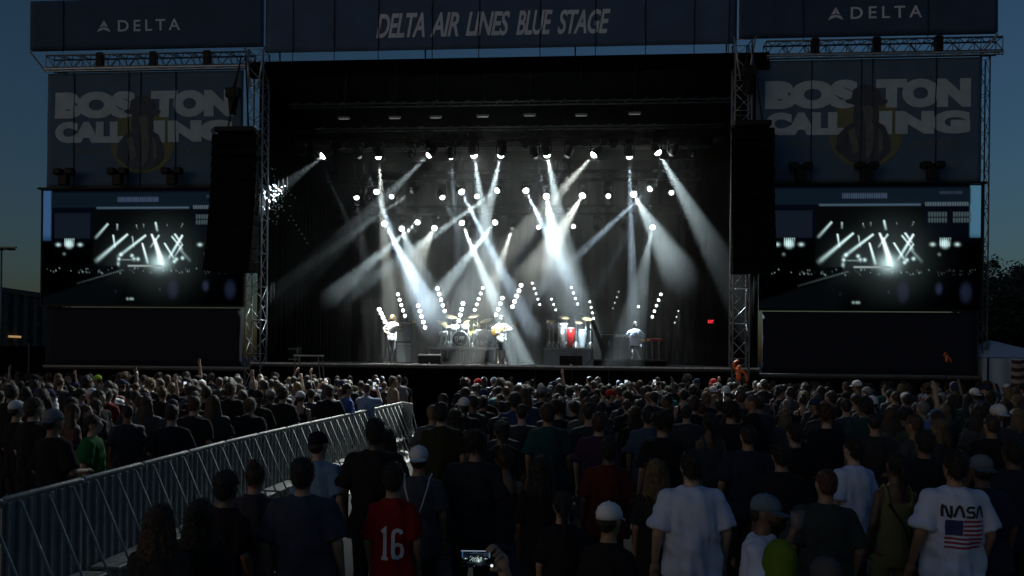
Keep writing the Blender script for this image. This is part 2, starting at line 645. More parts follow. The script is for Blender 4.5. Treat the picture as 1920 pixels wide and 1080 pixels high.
# header banners: left, centre, right
for nm, x0, x1, zb, zt, lab in (("left", -16.2, -8.0, 12.66, 14.34, "dark navy header banner with a small grey airline logo over the left wing"),
                                ("centre", -7.95, 7.55, 12.44, 14.5, "wide navy header banner with slanted stage name over the stage opening"),
                                ("right", 7.6, 15.5, 12.6, 14.34, "dark navy header banner with a small grey airline logo over the right wing")):
    y = -.12 if nm == "centre" else -.2
    mb, yf = cloth(x0, x1, zb, zt, y, .05, 64, 10, seed=len(nm))
    o = mb.o.copy()
    e = empty("header_banner", o)
    tag(e, lab, "banner", "header banners along the top of the stage")
    mb.build("fabric", M_NAVY_C if nm == "centre" else M_NAVY, e, True)
    yt = lambda x, z, yf=yf: yf(x, z) - .012
    if nm == "centre":
        pa, pb = at(705, 68, y), at(1145, 15, y)
        zb_, zt_ = 12.86, 13.66
        for wd, u0, u1 in (("DELTA", 0, .212), ("AIR", .235, .36), ("LINES", .388, .577), ("BLUE", .604, .757), ("STAGE", .778, 1.0)):
            b2 = MB(o)
            sheet_text(b2, wd, pa.x + (pb.x - pa.x) * u0, pa.x + (pb.x - pa.x) * u1, zb_, zt_, yt, offset=.022, shear=.32, space=.92)
            b2.build("lettering", M_PRINT, e)
        xs = [-7.0, -5.6, -4.1, -2.3, -.75, 1.25, 3.05, 4.65, 6.2, 7.3]
        hang_lines(e, o, xs, yf, 12.12, zt)
        # struts that carry the banner up from the roof edge
        for x in (-7.6, -2.6, 2.4, 7.3):
            MB(o).tube((x, .3, 12.2), (x, .1, 14.5), .03, n=6).build("banner_post", M_ALU_DARK, e)
    else:
        if nm == "left":
            ca, ta, tb = at(195, 49, y), at(221, 58, y), at(338, 38, y)
        else:
            ca, ta, tb = at(1567, 25, y), at(1595, 33, y), at(1729, 9, y)
        ta.z, tb.z = ca.z - .19, ca.z + .19
        b2 = MB(o)
        logo_triangle(b2, ca.x, ca.z, .48, .42, yt)
        b2.build("logo", M_PRINT, e)
        b3 = MB(o)
        sheet_text(b3, "DELTA", ta.x, tb.x, ta.z, tb.z, yt, offset=.012, space=1.45)
        b3.build("lettering", M_PRINT, e)
        hang_lines(e, o, [x0 + 2.0, x1 - 2.1] if nm == "right" else [x0 + 1.2], yf, zb - .1, zt)
        fr = MB(o)
        for z in (zb + .02, zt - .02):
            fr.tube((x0, y + .1, z), (x1, y + .1, z), .028, n=6)
        fr.tube((x0 + .03, y + .1, zb), (x0 + .03, y + .1, zt), .028, n=6)
        fr.tube((x1 - .03, y + .1, zb), (x1 - .03, y + .1, zt), .028, n=6)
        xe = x0 if nm == "left" else x1
        fr.tube((xe, y, zb - .04), (xe - .35 * (1 if xe > 0 else -1), y + .3, 12.05), .03, n=6)
        fr.build("banner_frame", M_ALU, e)

# festival banners on the wings
for sx, side in ((-1, "left"), (1, "right")):
    x0, x1 = (-15.7, -8.75) if sx < 0 else (8.2, 15.15)
    zb, zt = 8.02, 11.93
    y = .02
    mb, yf = cloth(x0, x1, zb, zt, y, .05, 44, 26, seed=5 + sx)
    o = mb.o.copy()
    e = empty("festival_banner", o)
    tag(e, f"blue grey festival banner with big pale block letters and round emblem above the {side} screen", "banner", "festival banners on the wings")
    mb.build("fabric", M_NAVY2, e, True)
    k = x0 if sx > 0 else x0 + .05           # lettering measured from the outer right sheet
    X = lambda u: (8.2 + u) if sx > 0 else (-15.7 + u)
    yt = lambda x, z, yf=yf: yf(x, z) - .012
    y2 = lambda x, z, yf=yf: yf(x, z) - .020
    y3 = lambda x, z, yf=yf: yf(x, z) - .027
    y4 = lambda x, z, yf=yf: yf(x, z) - .034
    cx, cz, rr = X(3.42), 9.62, 1.16
    disc = MB(o)
    sheet_poly(disc, [(cx + rr * math.cos(2 * math.pi * i / 40), cz + rr * math.sin(2 * math.pi * i / 40)) for i in range(40)], yt)
    disc.build("emblem_disc", M_GOLD, e)
    for body, ua, ub, za, zb2, off in (("BOS", .28, 3.18, 10.36, 11.28, .085), ("TON", 3.72, 6.62, 10.36, 11.28, .085),
                                       ("CALL", .30, 2.86, 9.52, 10.26, .085), ("I", 3.82, 4.22, 9.52, 10.26, .085), ("NG", 4.32, 6.60, 9.52, 10.26, .085)):
        b2 = MB(o)
        sheet_text(b2, body, X(ua), X(ub), za, zb2, y2, offset=off, space=.98)
        b2.build("lettering", M_PRINT2, e)
    for body, ua, ub in (("MUSIC", 1.05, 2.0), ("FESTIVAL", 4.82, 6.2)):
        b2 = MB(o)
        sheet_text(b2, body, X(ua), X(ub), 9.18, 9.33, yt, offset=.01, space=1.3)
        b2.build("small_lettering", M_GOLD, e)
    # the figure in the emblem: coat, beard and scarf, face, wide hat
    f = MB(o)
    coat = [(-.92, -.55), (-.86, -.1), (-.6, .18), (-.28, .34), (.28, .34), (.58, .16), (.72, -.2), (.76, -.62), (.5, -.9), (.1, -1.05), (-.45, -.98)]
    sheet_poly(f, [(cx + a, cz + b) for a, b in coat], y3)
    hat = [(-.62, .92), (-.66, 1.0), (-.46, 1.06), (-.40, 1.34), (-.12, 1.5), (.18, 1.46), (.40, 1.28), (.46, 1.02), (.66, .98), (.64, .88), (.3, .8), (-.3, .82)]
    sheet_poly(f, [(cx + a, cz + b) for a, b in hat], y3)
    head = [(-.36, .84), (-.40, .4), (-.2, .1), (.2, .1), (.38, .4), (.36, .84)]
    sheet_poly(f, [(cx + a, cz + b) for a, b in head], y3)
    f.build("emblem_figure", M_FIG, e)
    f2 = MB(o)
    sheet_poly(f2, [(cx + a, cz + b) for a, b in ((-.12, .8), (-.06, .4), (0, -.1), (.02, -.9), (.2, -.7), (.24, -.1), (.2, .45), (.2, .8))], y4)
    sheet_poly(f2, [(cx + a, cz + b) for a, b in ((-.55, .0), (-.35, .14), (-.2, -.6), (-.38, -.72))], y4)
    sheet_poly(f2, [(cx + a, cz + b) for a, b in ((.36, .1), (.5, -.05), (.52, -.6), (.4, -.75))], y4)
    f2.build("emblem_highlight", M_FIG2, e)
    hang_lines(e, o, [x0 + u * 6.95 for u in ((.25, .47, .52, .8) if sx > 0 else (.14, .42, .48, .66))], yf, zb, zt)
    # screen, scrim and the row of twin floodlights between
    xs0, xs1 = (-15.9, -8.75) if sx < 0 else (8.42, 15.22)
    sc = empty("video_screen", ((xs0 + xs1) / 2, .1, 4.0))
    tag(sc, f"large {side} LED video screen showing the lit stage and the crowd", "screen", "video screens beside the stage")
    so = sc.location.copy()
    MB(so).box((xs0, .16, 3.98), (xs1, .34, 7.93)).build("back_panel", M_BLACK, sc)
    MB(so).box((xs0 - .08, -.06, 7.94), (xs1 + .1, .3, 8.0)).build("top_ledge", M_BLACK, sc)
    fr = MB(so)
    fr.box((xs0 - .05, .1, 3.93), (xs1 + .05, .17, 3.975))
    fr.box((xs0 - .05, .1, 3.98), (xs0 - .004, .17, 7.93))
    fr.box((xs1 + .004, .1, 3.98), (xs1 + .05, .17, 7.93))
    fr.build("screen_frame", M_BLACK, sc)
    BAN[side] = (sc, so, xs0, xs1)
    mb, yf2 = cloth(xs0 + .1, xs1 - .05, 1.92, 3.9, .2, .04, 30, 8, seed=9)
    s = mb.build("wing_scrim", M_SCRIM, None, True)
    tag(s, f"plain dark navy scrim hung below the {side} video screen", "scrim", "scrims below the screens")
    for kx in (1.05, 2.95, 4.85) if sx < 0 else (.98, 3.0, 5.0):
        x = (xs0 if sx < 0 else 8.55) + kx
        fl = empty("twin_floodlight", (x, -.3, 8.0))
        tag(fl, f"unlit black twin floodlight on the ledge above the {side} screen, " + {0: "outermost" if sx < 0 else "nearest the stage", 1: "middle one", 2: "nearest the stage" if sx < 0 else "outermost"}[[1.05, 2.95, 4.85].index(kx) if sx < 0 else [.98, 3.0, 5.0].index(kx)], "floodlight", "floodlights above the screens")
        fo = (x, -.3, 8.0)
        MB(fo).box((x - .16, -.42, 8.005), (x + .16, -.2, 8.35), .02).build("ballast_box", M_BLACK, fl)
        MB(fo).tube((x, -.3, 8.35), (x, -.3, 8.5), .04).build("post", M_BLACK, fl)
        for d in (-1, 1):
            MB(fo).box((x + d * .06, -.44, 8.36), (x + d * .36, -.18, 8.58), .04).build("lamp_housing", M_BLACK, fl)

# ---- line arrays
for sx, side, xa, xb in ((-1, "left", -9.25, -7.75), (1, "right", 7.2, 8.5)):
    xm = (xa + xb) / 2
    la = empty("line_array", (xm, -1.2, 5.0))
    tag(la, f"tall black line array of loudspeakers hanging beside the {side} roof tower", "speaker array", "hanging speaker arrays")
    lo = (xm, -1.2, 5.0)
    n = 12
    for i in range(n):
        z1 = 9.45 - i * .373
        tilt = -.004 * i * i
        b = MB(lo)
        b.add([(xa, -1.2 + tilt - .1, z1 - .365), (xb, -1.2 + tilt - .1, z1 - .365), (xb, -1.2 + tilt, z1 - .01), (xa, -1.2 + tilt, z1 - .01),
               (xa + .12, -.7, z1 - .345), (xb - .12, -.7, z1 - .345), (xb - .12, -.7, z1 - .03), (xa + .12, -.7, z1 - .03)],
              [(0, 1, 2, 3), (5, 4, 7, 6), (1, 5, 6, 2), (4, 0, 3, 7), (3, 2, 6, 7), (4, 5, 1, 0)])
        b.build("speaker_cabinet", M_CAB, la)
    MB(lo).box((xa + .1, -1.3, 9.5), (xb - .1, -.6, 9.66), .02).build("flying_frame", M_BLACK, la)
    for k in (-.35, .35):
        MB(lo).tube((xm + k, -.95, 9.66), (xm + k * .2, -.6, 12.2), .025, n=6).build("chain", M_BLACK, la)

# dark followspot brackets beside the towers
for xp, yp, sidew in ((437, 200, "left"), (1405, 160, "right")):
    p = at(xp, yp, -.5)
    e = empty("bracket_light", p)
    tag(e, f"unlit black moving light on a bracket above the {sidew} line array", "stage light", "unlit lights beside the towers")
    MB(p).tube((p.x, p.y, p.z - .25), (p.x, p.y, p.z + .3), .12, .17, n=12).build("lamp_body", M_BLACK, e, True)
    MB(p).box((p.x - .24, p.y - .1, p.z + .3), (p.x + .24, p.y + .15, p.z + .62), .03).build("yoke_base", M_BLACK, e)
    MB(p).tube((p.x, p.y, p.z + .62), (p.x, p.y + .5, 12.05), .03, n=6).build("hanging_pole", M_BLACK, e)

# ------------------------------------------------------------------ video screen pictures
def screen_picture(w, h):
    """what the LED walls show: the stage itself, seen from the crowd"""
    img = np.zeros((h, w, 3))
    X, Y = np.meshgrid((np.arange(w) + .5) / w, (np.arange(h) + .5) / h)      # Y from the top
    rs = np.random.RandomState(3)

    def rect(x0, x1, y0, y1, c, soft=.006):
        a = np.clip((X - x0) / soft + .5, 0, 1) * np.clip((x1 - X) / soft + .5, 0, 1) * np.clip((Y - y0) / soft + .5, 0, 1) * np.clip((y1 - Y) / soft + .5, 0, 1)
        img[:] = img * (1 - a[..., None]) + a[..., None] * np.array(c)

    def add_spot(x, y, r, c, p=2, ax=1):
        d = np.sqrt(((X - x) / ax) ** 2 + ((Y - y) * .57) ** 2) / r
        img[:] += np.exp(-d ** p)[..., None] * np.array(c)

    def beam(x0, y0, x1, y1, w0, w1, c, fall=.6):
        dx, dy = x1 - x0, (y1 - y0) * .57
        L = math.hypot(dx, dy)
        px, py = X - x0, (Y - y0) * .57
        t = (px * dx + py * dy) / L / L
        d = np.abs(px * dy - py * dx) / L
        ww = w0 + (w1 - w0) * np.clip(t, 0, 1)
        ww = ww * .6
        a = np.exp(-(d / ww) ** 2) * np.clip(t * 40, 0, 1) * np.clip((1.05 - t) * 8, 0, 1) * (1 - fall * np.clip(t, 0, 1))
        img[:] += a[..., None] * np.array(c)

    rect(0, 1, 0, 1, (.0012, .002, .005))
    rect(-1, .042, .0, .44, (.035, .095, .21))
    rect(.95, 2, .0, .42, (.06, .16, .24))
    img[:] *= (1 - np.clip((Y - .38) * 9, 0, .92))[..., None]
    rect(.042, .952, .02, .15, (.004, .009, .016))
    rect(.27, .73, .148, .162, (.07, .12, .17))
    for i in range(26):
        x = .375 + i * .0079
        rect(x, x + .005, .06, .105, (.05, .075, .13), .003)
    for i in range(12):
        x = .815 + i * .0085
        rect(x, x + .005, .05, .072, (.03, .04, .07), .003)
    for i in range(26):
        x = .75 + i * .0075
        rect(x, x + .0045, .135, .165, (.09, .13, .16), .003)
    for r, y in enumerate((.215, .262)):
        for i in range(16):
            if i in (7, 8):
                continue
            x = .765 + i * .0122
            rect(x, x + .008, y, y + .036, (.055, .085, .10), .004)
    rect(.06, .24, .2, .42, (.006, .010, .018))
    rect(.255, .745, .165, .66, (.0015, .002, .0025))
    white = np.array((.72, 1.0, 1.0))
    for b in ((.33, .29, .265, .42, .006, .010, .8), (.375, .29, .375, .35, .004, .004, .8), (.47, .30, .475, .34, .003, .003, .4), (.505, .29, .505, .33, .003, .003, .5),
              (.565, .28, .575, .36, .006, .008, 1.0), (.62, .29, .625, .32, .002, .002, .3), (.70, .29, .69, .33, .002, .003, .35),
              (.355, .39, .365, .50, .005, .006, 1.2), (.43, .38, .27, .62, .006, .016, 1.1), (.45, .40, .46, .5, .004, .004, .7),
              (.52, .39, .38, .58, .006, .012, 1.2), (.545, .38, .60, .60, .006, .012, 1.6), (.585, .39, .54, .5, .005, .006, 1.0),
              (.50, .46, .53, .64, .005, .010, 1.6), (.56, .42, .60, .66, .008, .022, 1.8), (.61, .46, .66, .60, .005, .008, 1.4),
              (.645, .40, .70, .52, .005, .007, 1.1), (.66, .38, .695, .47, .006, .008, 1.2), (.70, .39, .63, .60, .006, .010, 1.5), (.70, .47, .66, .58, .005, .006, .9), (.68, .5, .74, .62, .008, .012, .25)):
        beam(*b[:6], white * b[6] * 1.5, .8)
    add_spot(.59, .63, .035, white * .9, 2, 1.2)
    add_spot(.60, .58, .14, white * .05, 2, 1)
    add_spot(.40, .58, .08, white * .02, 2, 1)
    for x, y in ((.385, .60), (.395, .56), (.45, .57), (.46, .60), (.48, .6), (.70, .59), (.67, .6), (.66, .62)):
        add_spot(x, y, .007, white * 1.2, 2, 1)
    rect(.40, .475, .60, .612, (.2, .28, .28), .004)
    rect(.43, .60, .652, .664, (.35, .42, .42), .004)
    add_spot(.382, .64, .010, white * .7, 2, .6)
    rect(.30, .38, .66, .72, (.002, .003, .004))
    # the screens inside the picture
    for x in (.135, .84):
        add_spot(x, .47, .020, white * .7, 4, 1)
        for k in range(6):
            beam(x - .022 + k * .009, .42, x - .02 + k * .008, .49, .002, .003, white * .8, .2)
        add_spot(x - .055, .475, .007, white * .9, 2, 1.4)
        add_spot(x + .055, .475, .007, white * .9, 2, 1.4)
        add_spot(x - .025, .555, .006, white * .25, 2, 1)
    # heads, rail and shirts of the crowd
    for i in range(90):
        x, y = rs.uniform(.02, .98), .695 + rs.uniform(-.02, .03)
        add_spot(x, y, rs.uniform(.002, .004), white * rs.uniform(.05, .45) * (1 if .02 < x < .8 else .2), 2, .7)
    a = np.clip((Y - (.92 - .55 * X)) * 30, 0, 1) * (X < .42) * np.clip((.42 - X) * 12, 0, 1)
    img[:] += a[..., None] * np.array((.0015, .0025, .003))
    for i in range(22):
        x = .18 + i * .0105
        add_spot(x, .905 - .52 * x, .003, white * .06 * (1 + i * .12), 2, 1)
    for x, y, r, k in ((.655, .86, .045, .5), (.815, .83, .026, .8), (.935, .86, .045, .5), (.59, .86, .008, .9), (.37, .88, .010, .25)):
        add_spot(x, y, r, np.array((.02, .027, .058)) * k, 4, .6)
    for x in (.43, .455, .445):
        add_spot(x, .945, .005, white * .5, 2, 1)
    return np.clip(img, 0, 1.3)


SW, SH = 224, 126
PIC = screen_picture(SW, SH)
ms = bpy.data.materials.new("led_screen_light")
ms.use_nodes = True
nt = ms.node_tree
nt.nodes.clear()
ca_ = nt.nodes.new("ShaderNodeVertexColor")
ca_.layer_name = "picture"
em = nt.nodes.new("ShaderNodeEmission")
em.inputs[1].default_value = .85
ou = nt.nodes.new("ShaderNodeOutputMaterial")
nt.links.new(ca_.outputs[0], em.inputs[0])
nt.links.new(em.outputs[0], ou.inputs[0])
ms.cycles.emission_sampling = 'NONE'


def picture_mesh(x0, x1, z0, z1, y, o, material):
    vs = [(x0 + (x1 - x0) * i / (SW - 1) - o[0], y - o[1], z1 + (z0 - z1) * j / (SH - 1) - o[2]) for j in range(SH) for i in range(SW)]
    fs = [(j * SW + i, (j + 1) * SW + i, (j + 1) * SW + i + 1, j * SW + i + 1) for j in range(SH - 1) for i in range(SW - 1)]
    me = bpy.data.meshes.new("display")
    me.from_pydata(vs, [], fs)
    a = me.color_attributes.new("picture", 'FLOAT_COLOR', 'POINT')
    a.data.foreach_set("color", np.concatenate([PIC, np.ones((SH, SW, 1))], 2).astype(np.float32).ravel())
    me.materials.append(material)
    return me


for side, (sc, so, x0, x1) in BAN.items():
    link("display", picture_mesh(x0, x1, 4.0, 7.92, .15, so, ms), sc)

# ------------------------------------------------------------------ stage lights
M_LENS = {}


def lens_mat(k):
    return emit_mat("lit_lens_%d" % int(k * 10), (.93, 1.0, .98), 26 * k, 'NONE')


ROW_Y = {1: 1.5, 2: 5.0, 3: 8.6}
POW = 1500
COOL, WARM, BLUE = (.78, .94, 1.0), (.96, 1.0, .93), (.64, .81, 1.0)
# column, row height, truss row, aim column, aim height, aim depth change, cone degrees, strength, colour
BEAMS = [
    (610, 289, 1, 508, 366, -.5, 17, 1.4, COOL), (597, 292, 1, 700, 520, .6, 3.5, .08, BLUE), (672, 290, 1, 800, 560, 1, 3.0, .20, BLUE),
    (709, 289, 1, 733, 605, 1.7, 7.5, .6, WARM), (808, 287, 1, 650, 440, -.6, 11, .8, COOL), (845, 290, 1, 868, 590, 5.4, 4.5, .30, BLUE),
    (888, 286, 1, 938, 605, 1.8, 12, 2.8, COOL), (940, 286, 1, 866, 610, 4.8, 13, 3.4, COOL), (1003, 290, 1, 1045, 450, .5, 4, .16, BLUE),
    (1025, 285, 1, 1085, 600, 4.4, 14, 3.2, COOL), (1067, 288, 1, 1015, 400, .5, 4, .14, BLUE), (1117, 286, 1, 960, 460, -.6, 13, 1.5, WARM),
    (1180, 288, 1, 1188, 605, 1.75, 5, .7, BLUE), (1231, 281, 1, 1370, 520, -.6, 15, 2.0, COOL), (1262, 285, 1, 1215, 370, .5, 4, .10, BLUE),
    (705, 357, 2, 790, 590, -4.4, 4.2, .85, BLUE), (775, 357, 2, 660, 440, -1.5, 5, .22, COOL), (668, 367, 2, 682, 470, -1, 10, .15, WARM),
    (828, 367, 2, 870, 450, -1, 10, .25, COOL), (864, 357, 2, 975, 575, -4.2, 4.5, 1.1, BLUE), (935, 355, 2, 800, 450, -2.5, 4.5, .6, COOL),
    (985, 355, 2, 1055, 500, -3.5, 5, .8, BLUE), (1024, 366, 2, 1065, 600, -6, 15, 2.2, COOL), (1093, 365, 2, 960, 580, -6, 13, 1.5, WARM),
    (1187, 362, 2, 1300, 560, -6, 13, 1.4, COOL), (1221, 352, 2, 950, 600, -4.5, 4.2, .45, BLUE),
    (720, 418, 3, 815, 590, -8, 5.0, 1.2, BLUE), (753, 428, 3, 800, 570, -8, 11, .9, COOL), (784, 416, 3, 640, 540, -7.5, 4.6, .6, COOL),
    (815, 427, 3, 750, 540, -8, 11, .8, WARM), (865, 416, 3, 943, 600, -5.6, 5.0, 1.1, COOL), (929, 416, 3, 800, 580, -8, 4.6, .8, COOL),
    (961, 427, 3, 930, 520, -3, 8, .2, WARM), (1224, 424, 3, 1186, 605, -5.3, 10, .9, COOL),
]
DOTS = [(735, 367, 2), (895, 367, 2), (1010, 425, 3), (1075, 424, 3), (1140, 366, 2), (1258, 360, 2)]
UNLIT = [(651, 270, 1), (797, 268, 1), (565, 289, 1), (770, 289, 1), (985, 270, 1), (1150, 270, 1), (1300, 287, 1), (1347, 262, 1), (690, 372, 2), (1060, 300, 2), (640, 425, 3), (1170, 426, 3), (1285, 430, 3), (1120, 428, 3)]


def where(px):
    for a, b in ((640, "far left end"), (720, "left end"), (800, "over the guitarist"), (870, "over the drums"), (960, "over the singer"),
                 (1060, "right of centre"), (1140, "over the percussion"), (1205, "over the keyboards"), (1275, "right end"), (2000, "far right end")):
        if px < a:
            return b


def moving_head(px, py, row, aim, k, lab):
    y = ROW_Y[row]
    p = at(px, py, y)
    e = empty("moving_head_light", p)
    tag(e, lab, "stage light", "moving lights on the stage trusses")
    d = (aim - p).normalized()
    zt = TRUSS_Z[row] - .2
    up = MB(p)
    up.box((p.x - .17, y - .13, zt - .16), (p.x + .17, y + .13, zt), .02)
    up.build("base", M_BLACK, e)
    yk = MB(p)
    for s in (-1, 1):
        yk.box((p.x + s * .165 - .02, y - .05, p.z - .04), (p.x + s * .165 + .02, y + .05, zt - .17), .01)
    yk.box((p.x - .185, y - .05, zt - .2), (p.x + .185, y + .05, zt - .165))
    yk.build("yoke", M_BLACK, e)
    hd = MB(p).lathe([(.05, -.30), (.10, -.26), (.125, -.12), (.13, .04), (.12, .09), (.112, .1), (.105, .07)], p, d, 14).build("head", M_BLACK, e, True)
    lm = lens_mat(k) if k > 0 else M_GLASSD
    r = .08 + .03 * min(1.2, k)
    ln = MB(p).lathe([(r * math.cos(a), .08 + r * .95 * math.sin(a)) for a in [i * math.pi / 12 for i in range(7)]], p, d, 14).build("lens", lm, hd, True)
    return e, p, d


TRUSS_Z = {}
V0 = Vector
for row, yy in ROW_Y.items():
    py = {1: 286, 2: 360, 3: 421}[row]
    TRUSS_Z[row] = at(935, py, yy).z + .62
    a, b = at(560, py, yy), at(1345, py, yy)
    o = (0, yy, TRUSS_Z[row])
    t = empty("lighting_truss", o)
    tag(t, {1: "front lighting truss high under the roof, carrying the top row of lights", 2: "middle lighting truss carrying the second row of lights",
            3: "rear lighting truss carrying the lowest row of lights"}[row], "truss", "lighting trusses over the stage")
    lattice(o, (-7.4, yy, TRUSS_Z[row]), (7.2, yy, TRUSS_Z[row]), .34, .34, 24, .024, .01, t, M_BLACK)
    for x in (-6, -2, 2, 6):
        MB(o).tube((x, yy, TRUSS_Z[row]), (x, yy, ZR - .36), .012, n=5).build("hoist_chain", M_BLACK, t)

cnt = {}


def uniq(s):
    cnt[s] = cnt.get(s, 0) + 1
    return cnt[s]


ORD = ["", "second ", "third ", "fourth ", "fifth ", "sixth "]
rown = {1: "top row", 2: "middle row", 3: "lowest row"}
for px, py, row, tx, ty, dy, cone, k, c in BEAMS:
    aim = at(tx, ty, ROW_Y[row] + dy)
    dirn = "left" if tx < px - 40 else "right" if tx > px + 40 else "straight down"
    wd = "wide" if cone > 8 else "narrow"
    br = "bright" if k >= .8 else "faint" if k < .26 else "soft"
    lab = f"stage light with {br} {wd} beam down {dirn}, {rown[row]}, {where(px)}".replace("down straight down", "straight down")
    n = uniq(lab)
    if n > 1:
        lab = ORD[n - 1] + lab
    e, p, d = moving_head(px, py, row, aim, min(1.5, .45 + k * .6) if k > .23 or cone > 8 else .006, lab)
    L = bpy.data.lights.new("beam", 'SPOT')
    L.energy = POW * k * (6.0 if cone > 8 else 52)
    L.color = c
    L.spot_size = R(cone)
    L.spot_blend = .55 if cone > 8 else .3
    L.shadow_soft_size = .06
    lo = bpy.data.objects.new("beam", L)
    col.objects.link(lo)
    lo.parent = e
    lo.location = d * .24
    lo.rotation_euler = (-d).to_track_quat('Z', 'Y').to_euler()
for i, (px, py, row) in enumerate(DOTS):
    aim = V0((-5 + 2.6 * i, -5.5 - (i % 2) * 2.5, 1.4))
    e, p, d = moving_head(px, py, row, aim, .3, f"small lit stage light aimed at the crowd, {rown[row]}, {where(px)}")
for px, py, row in UNLIT:
    lab = f"unlit black stage light, {rown[row]}, {where(px)}"
    n = uniq(lab)
    moving_head(px, py, row, at(px + 20, py + 80, ROW_Y[row] - 4), 0, lab if n < 2 else lab.replace("unlit", ORD[n - 1] + "unlit"))

# pale battens under the roof
for i, (px, py) in enumerate(((645, 221), (740, 220), (817, 219), (905, 217), (993, 215), (1090, 215), (1190, 212))):
    p = at(px, py, -.3)
    e = empty("batten_light", p)
    tag(e, "dim pale grey batten light under the roof front, " + ["outermost left", "second from left", "third from left", "middle one of seven", "third from right", "second from right", "outermost right"][i], "stage light", "batten lights under the roof front")
    MB(p).box((p.x - .2, p.y - .05, p.z - .035), (p.x + .2, p.y + .05, p.z + .035), .01).build("lamp_housing", M_ALU_DARK, e)
    MB(p).tube((p.x, p.y, p.z + .03), (p.x, -.08, ZR - .3), .012, n=5).build("hanging_rod", M_BLACK, e)
    MB(p).box((p.x - .17, p.y - .045, p.z - .041), (p.x + .17, p.y + .045, p.z - .0365)).build("lens", emit_mat("batten_glow", (1, .97, .9), .10, 'NONE'), e)
    tgt = (-2.6, -9.5, 1.0) if i in (4, 5) else (p.x * 1.35, -6.5 - (i % 2) * 2, 1.5)
    d = (Vector(tgt) - p).normalized()
    L = bpy.data.lights.new("added_crowd_spot", 'SPOT')  # spot added at the batten to brighten crowd heads and barrier
    L.energy = 1100 if i in (4, 5) else 3400
    L.color = (.93, 1, .96)
    L.spot_size = R(52)
    L.spot_blend = .9
    L.shadow_soft_size = .12
    lo = bpy.data.objects.new("added_crowd_spot", L)
    col.objects.link(lo)
    lo.parent = e
    lo.location = (0, -.02, -.1)
    lo.rotation_euler = (-d).to_track_quat('Z', 'Y').to_euler()

# LED sticks standing at the back: five bulbs each
BULB = MB()
BULB.ell((0, 0, 0), (1, 1, 1), 10, 6)
bulb_me = {}
# top bulb, bottom bulb, lit count, strength, radius
STICKS = [((711, 580), (722, 603), 4, 1.3, .085), ((746, 552), (759, 592), 5, .9, .07), ((784, 573), (797, 614), 5, 1.0, .08), ((820, 541), (834, 583), 5, 1.0, .08),
          ((868, 569), (858, 612), 5, 1.2, .085), ((905, 540), (890, 581), 5, .9, .065), ((942, 559), (930, 590), 4, 1.0, .08), ((977, 535), (961, 575), 5, 1.2, .085),
          ((998, 531), (1012, 571), 5, .5, .045), ((1034, 561), (1042, 581), 3, .5, .045), ((1071, 539), (1083, 570), 4, .6, .05), ((1106, 566), (1113, 597), 4, .5, .045),
          ((1160, 547), (1149, 578), 4, .12, .035), ((1197, 575), (1192, 590), 1, .6, .05), ((1239, 552), (1223, 594), 5, .7, .055), ((1272, 583), (1265, 605), 3, .1, .035)]
snames = ["behind the guitarist's shoulder", "right of the guitarist's head", "between guitarist and drums, low", "left of the drum kit, tall", "behind the drummer", "right of the drummer, tall",
          "at the singer's head", "right of the singer, tall", "left end of the percussion, tall", "left of the percussion, short", "over the percussion, tall", "right of the percussion",
          "dim one left of the keyboards", "single bulb above the keyboard player", "right of the keyboard player, tall", "dim one at the right end"]
for i, (pa, pb, n, k, r) in enumerate(STICKS):
    yy = 10.2 - (i % 3) * .5
    A, B = at(*pa, yy), at(*pb, yy)
    base = Vector((B.x + (B.x - A.x) * .5, yy + .05, DECK))
    e = empty("bulb_stick", base)
    tag(e, f"slanted black light stick with white bulbs {snames[i]}", "light stick", "light sticks at the back of the stage")
    MB(base).path([base, B + Vector((0, .08, 0)), A + Vector((0, .08, .05))], .018, 6).build("pole", M_BLACK, e)
    MB(base).lathe([(.2, 0.003), (.2, .02), (.03, .05)], base, (0, 0, 1), 12).build("foot_plate", M_BLACK, e)
    key = (r, k)
    if key not in bulb_me:
        b = MB()
        b.ell((0, 0, 0), (r, r, r), 10, 6)
        bulb_me[key] = b.mesh("bulb", emit_mat("lit_bulb_%d" % int(k * 100), (.95, 1, 1), 14 * k, 'NONE'), True)
    for j in range(n):
        q = A.lerp(B, j / max(1, n - 1))
        link("bulb", bulb_me[key], e, q - base)

# ---- haze that hangs inside the stage
hz = MB().box((-8.2, .12, DECK + .02), (8.2, 12.05, 11.0))
ho = hz.build("haze", None)
tag(ho, "pale theatrical haze drifting inside the stage", "haze", kind="stuff")
hm = bpy.data.materials.new("stage_haze")
hm.use_nodes = True
nt = hm.node_tree
nt.nodes.clear()
pv = nt.nodes.new("ShaderNodeVolumePrincipled")
pv.inputs["Color"].default_value = (.92, .96, .95, 1)
pv.inputs["Density"].default_value = .04
pv.inputs["Anisotropy"].default_value = .25
ou = nt.nodes.new("ShaderNodeOutputMaterial")
nt.links.new(pv.outputs[0], ou.inputs["Volume"])
ho.data.materials.append(hm)
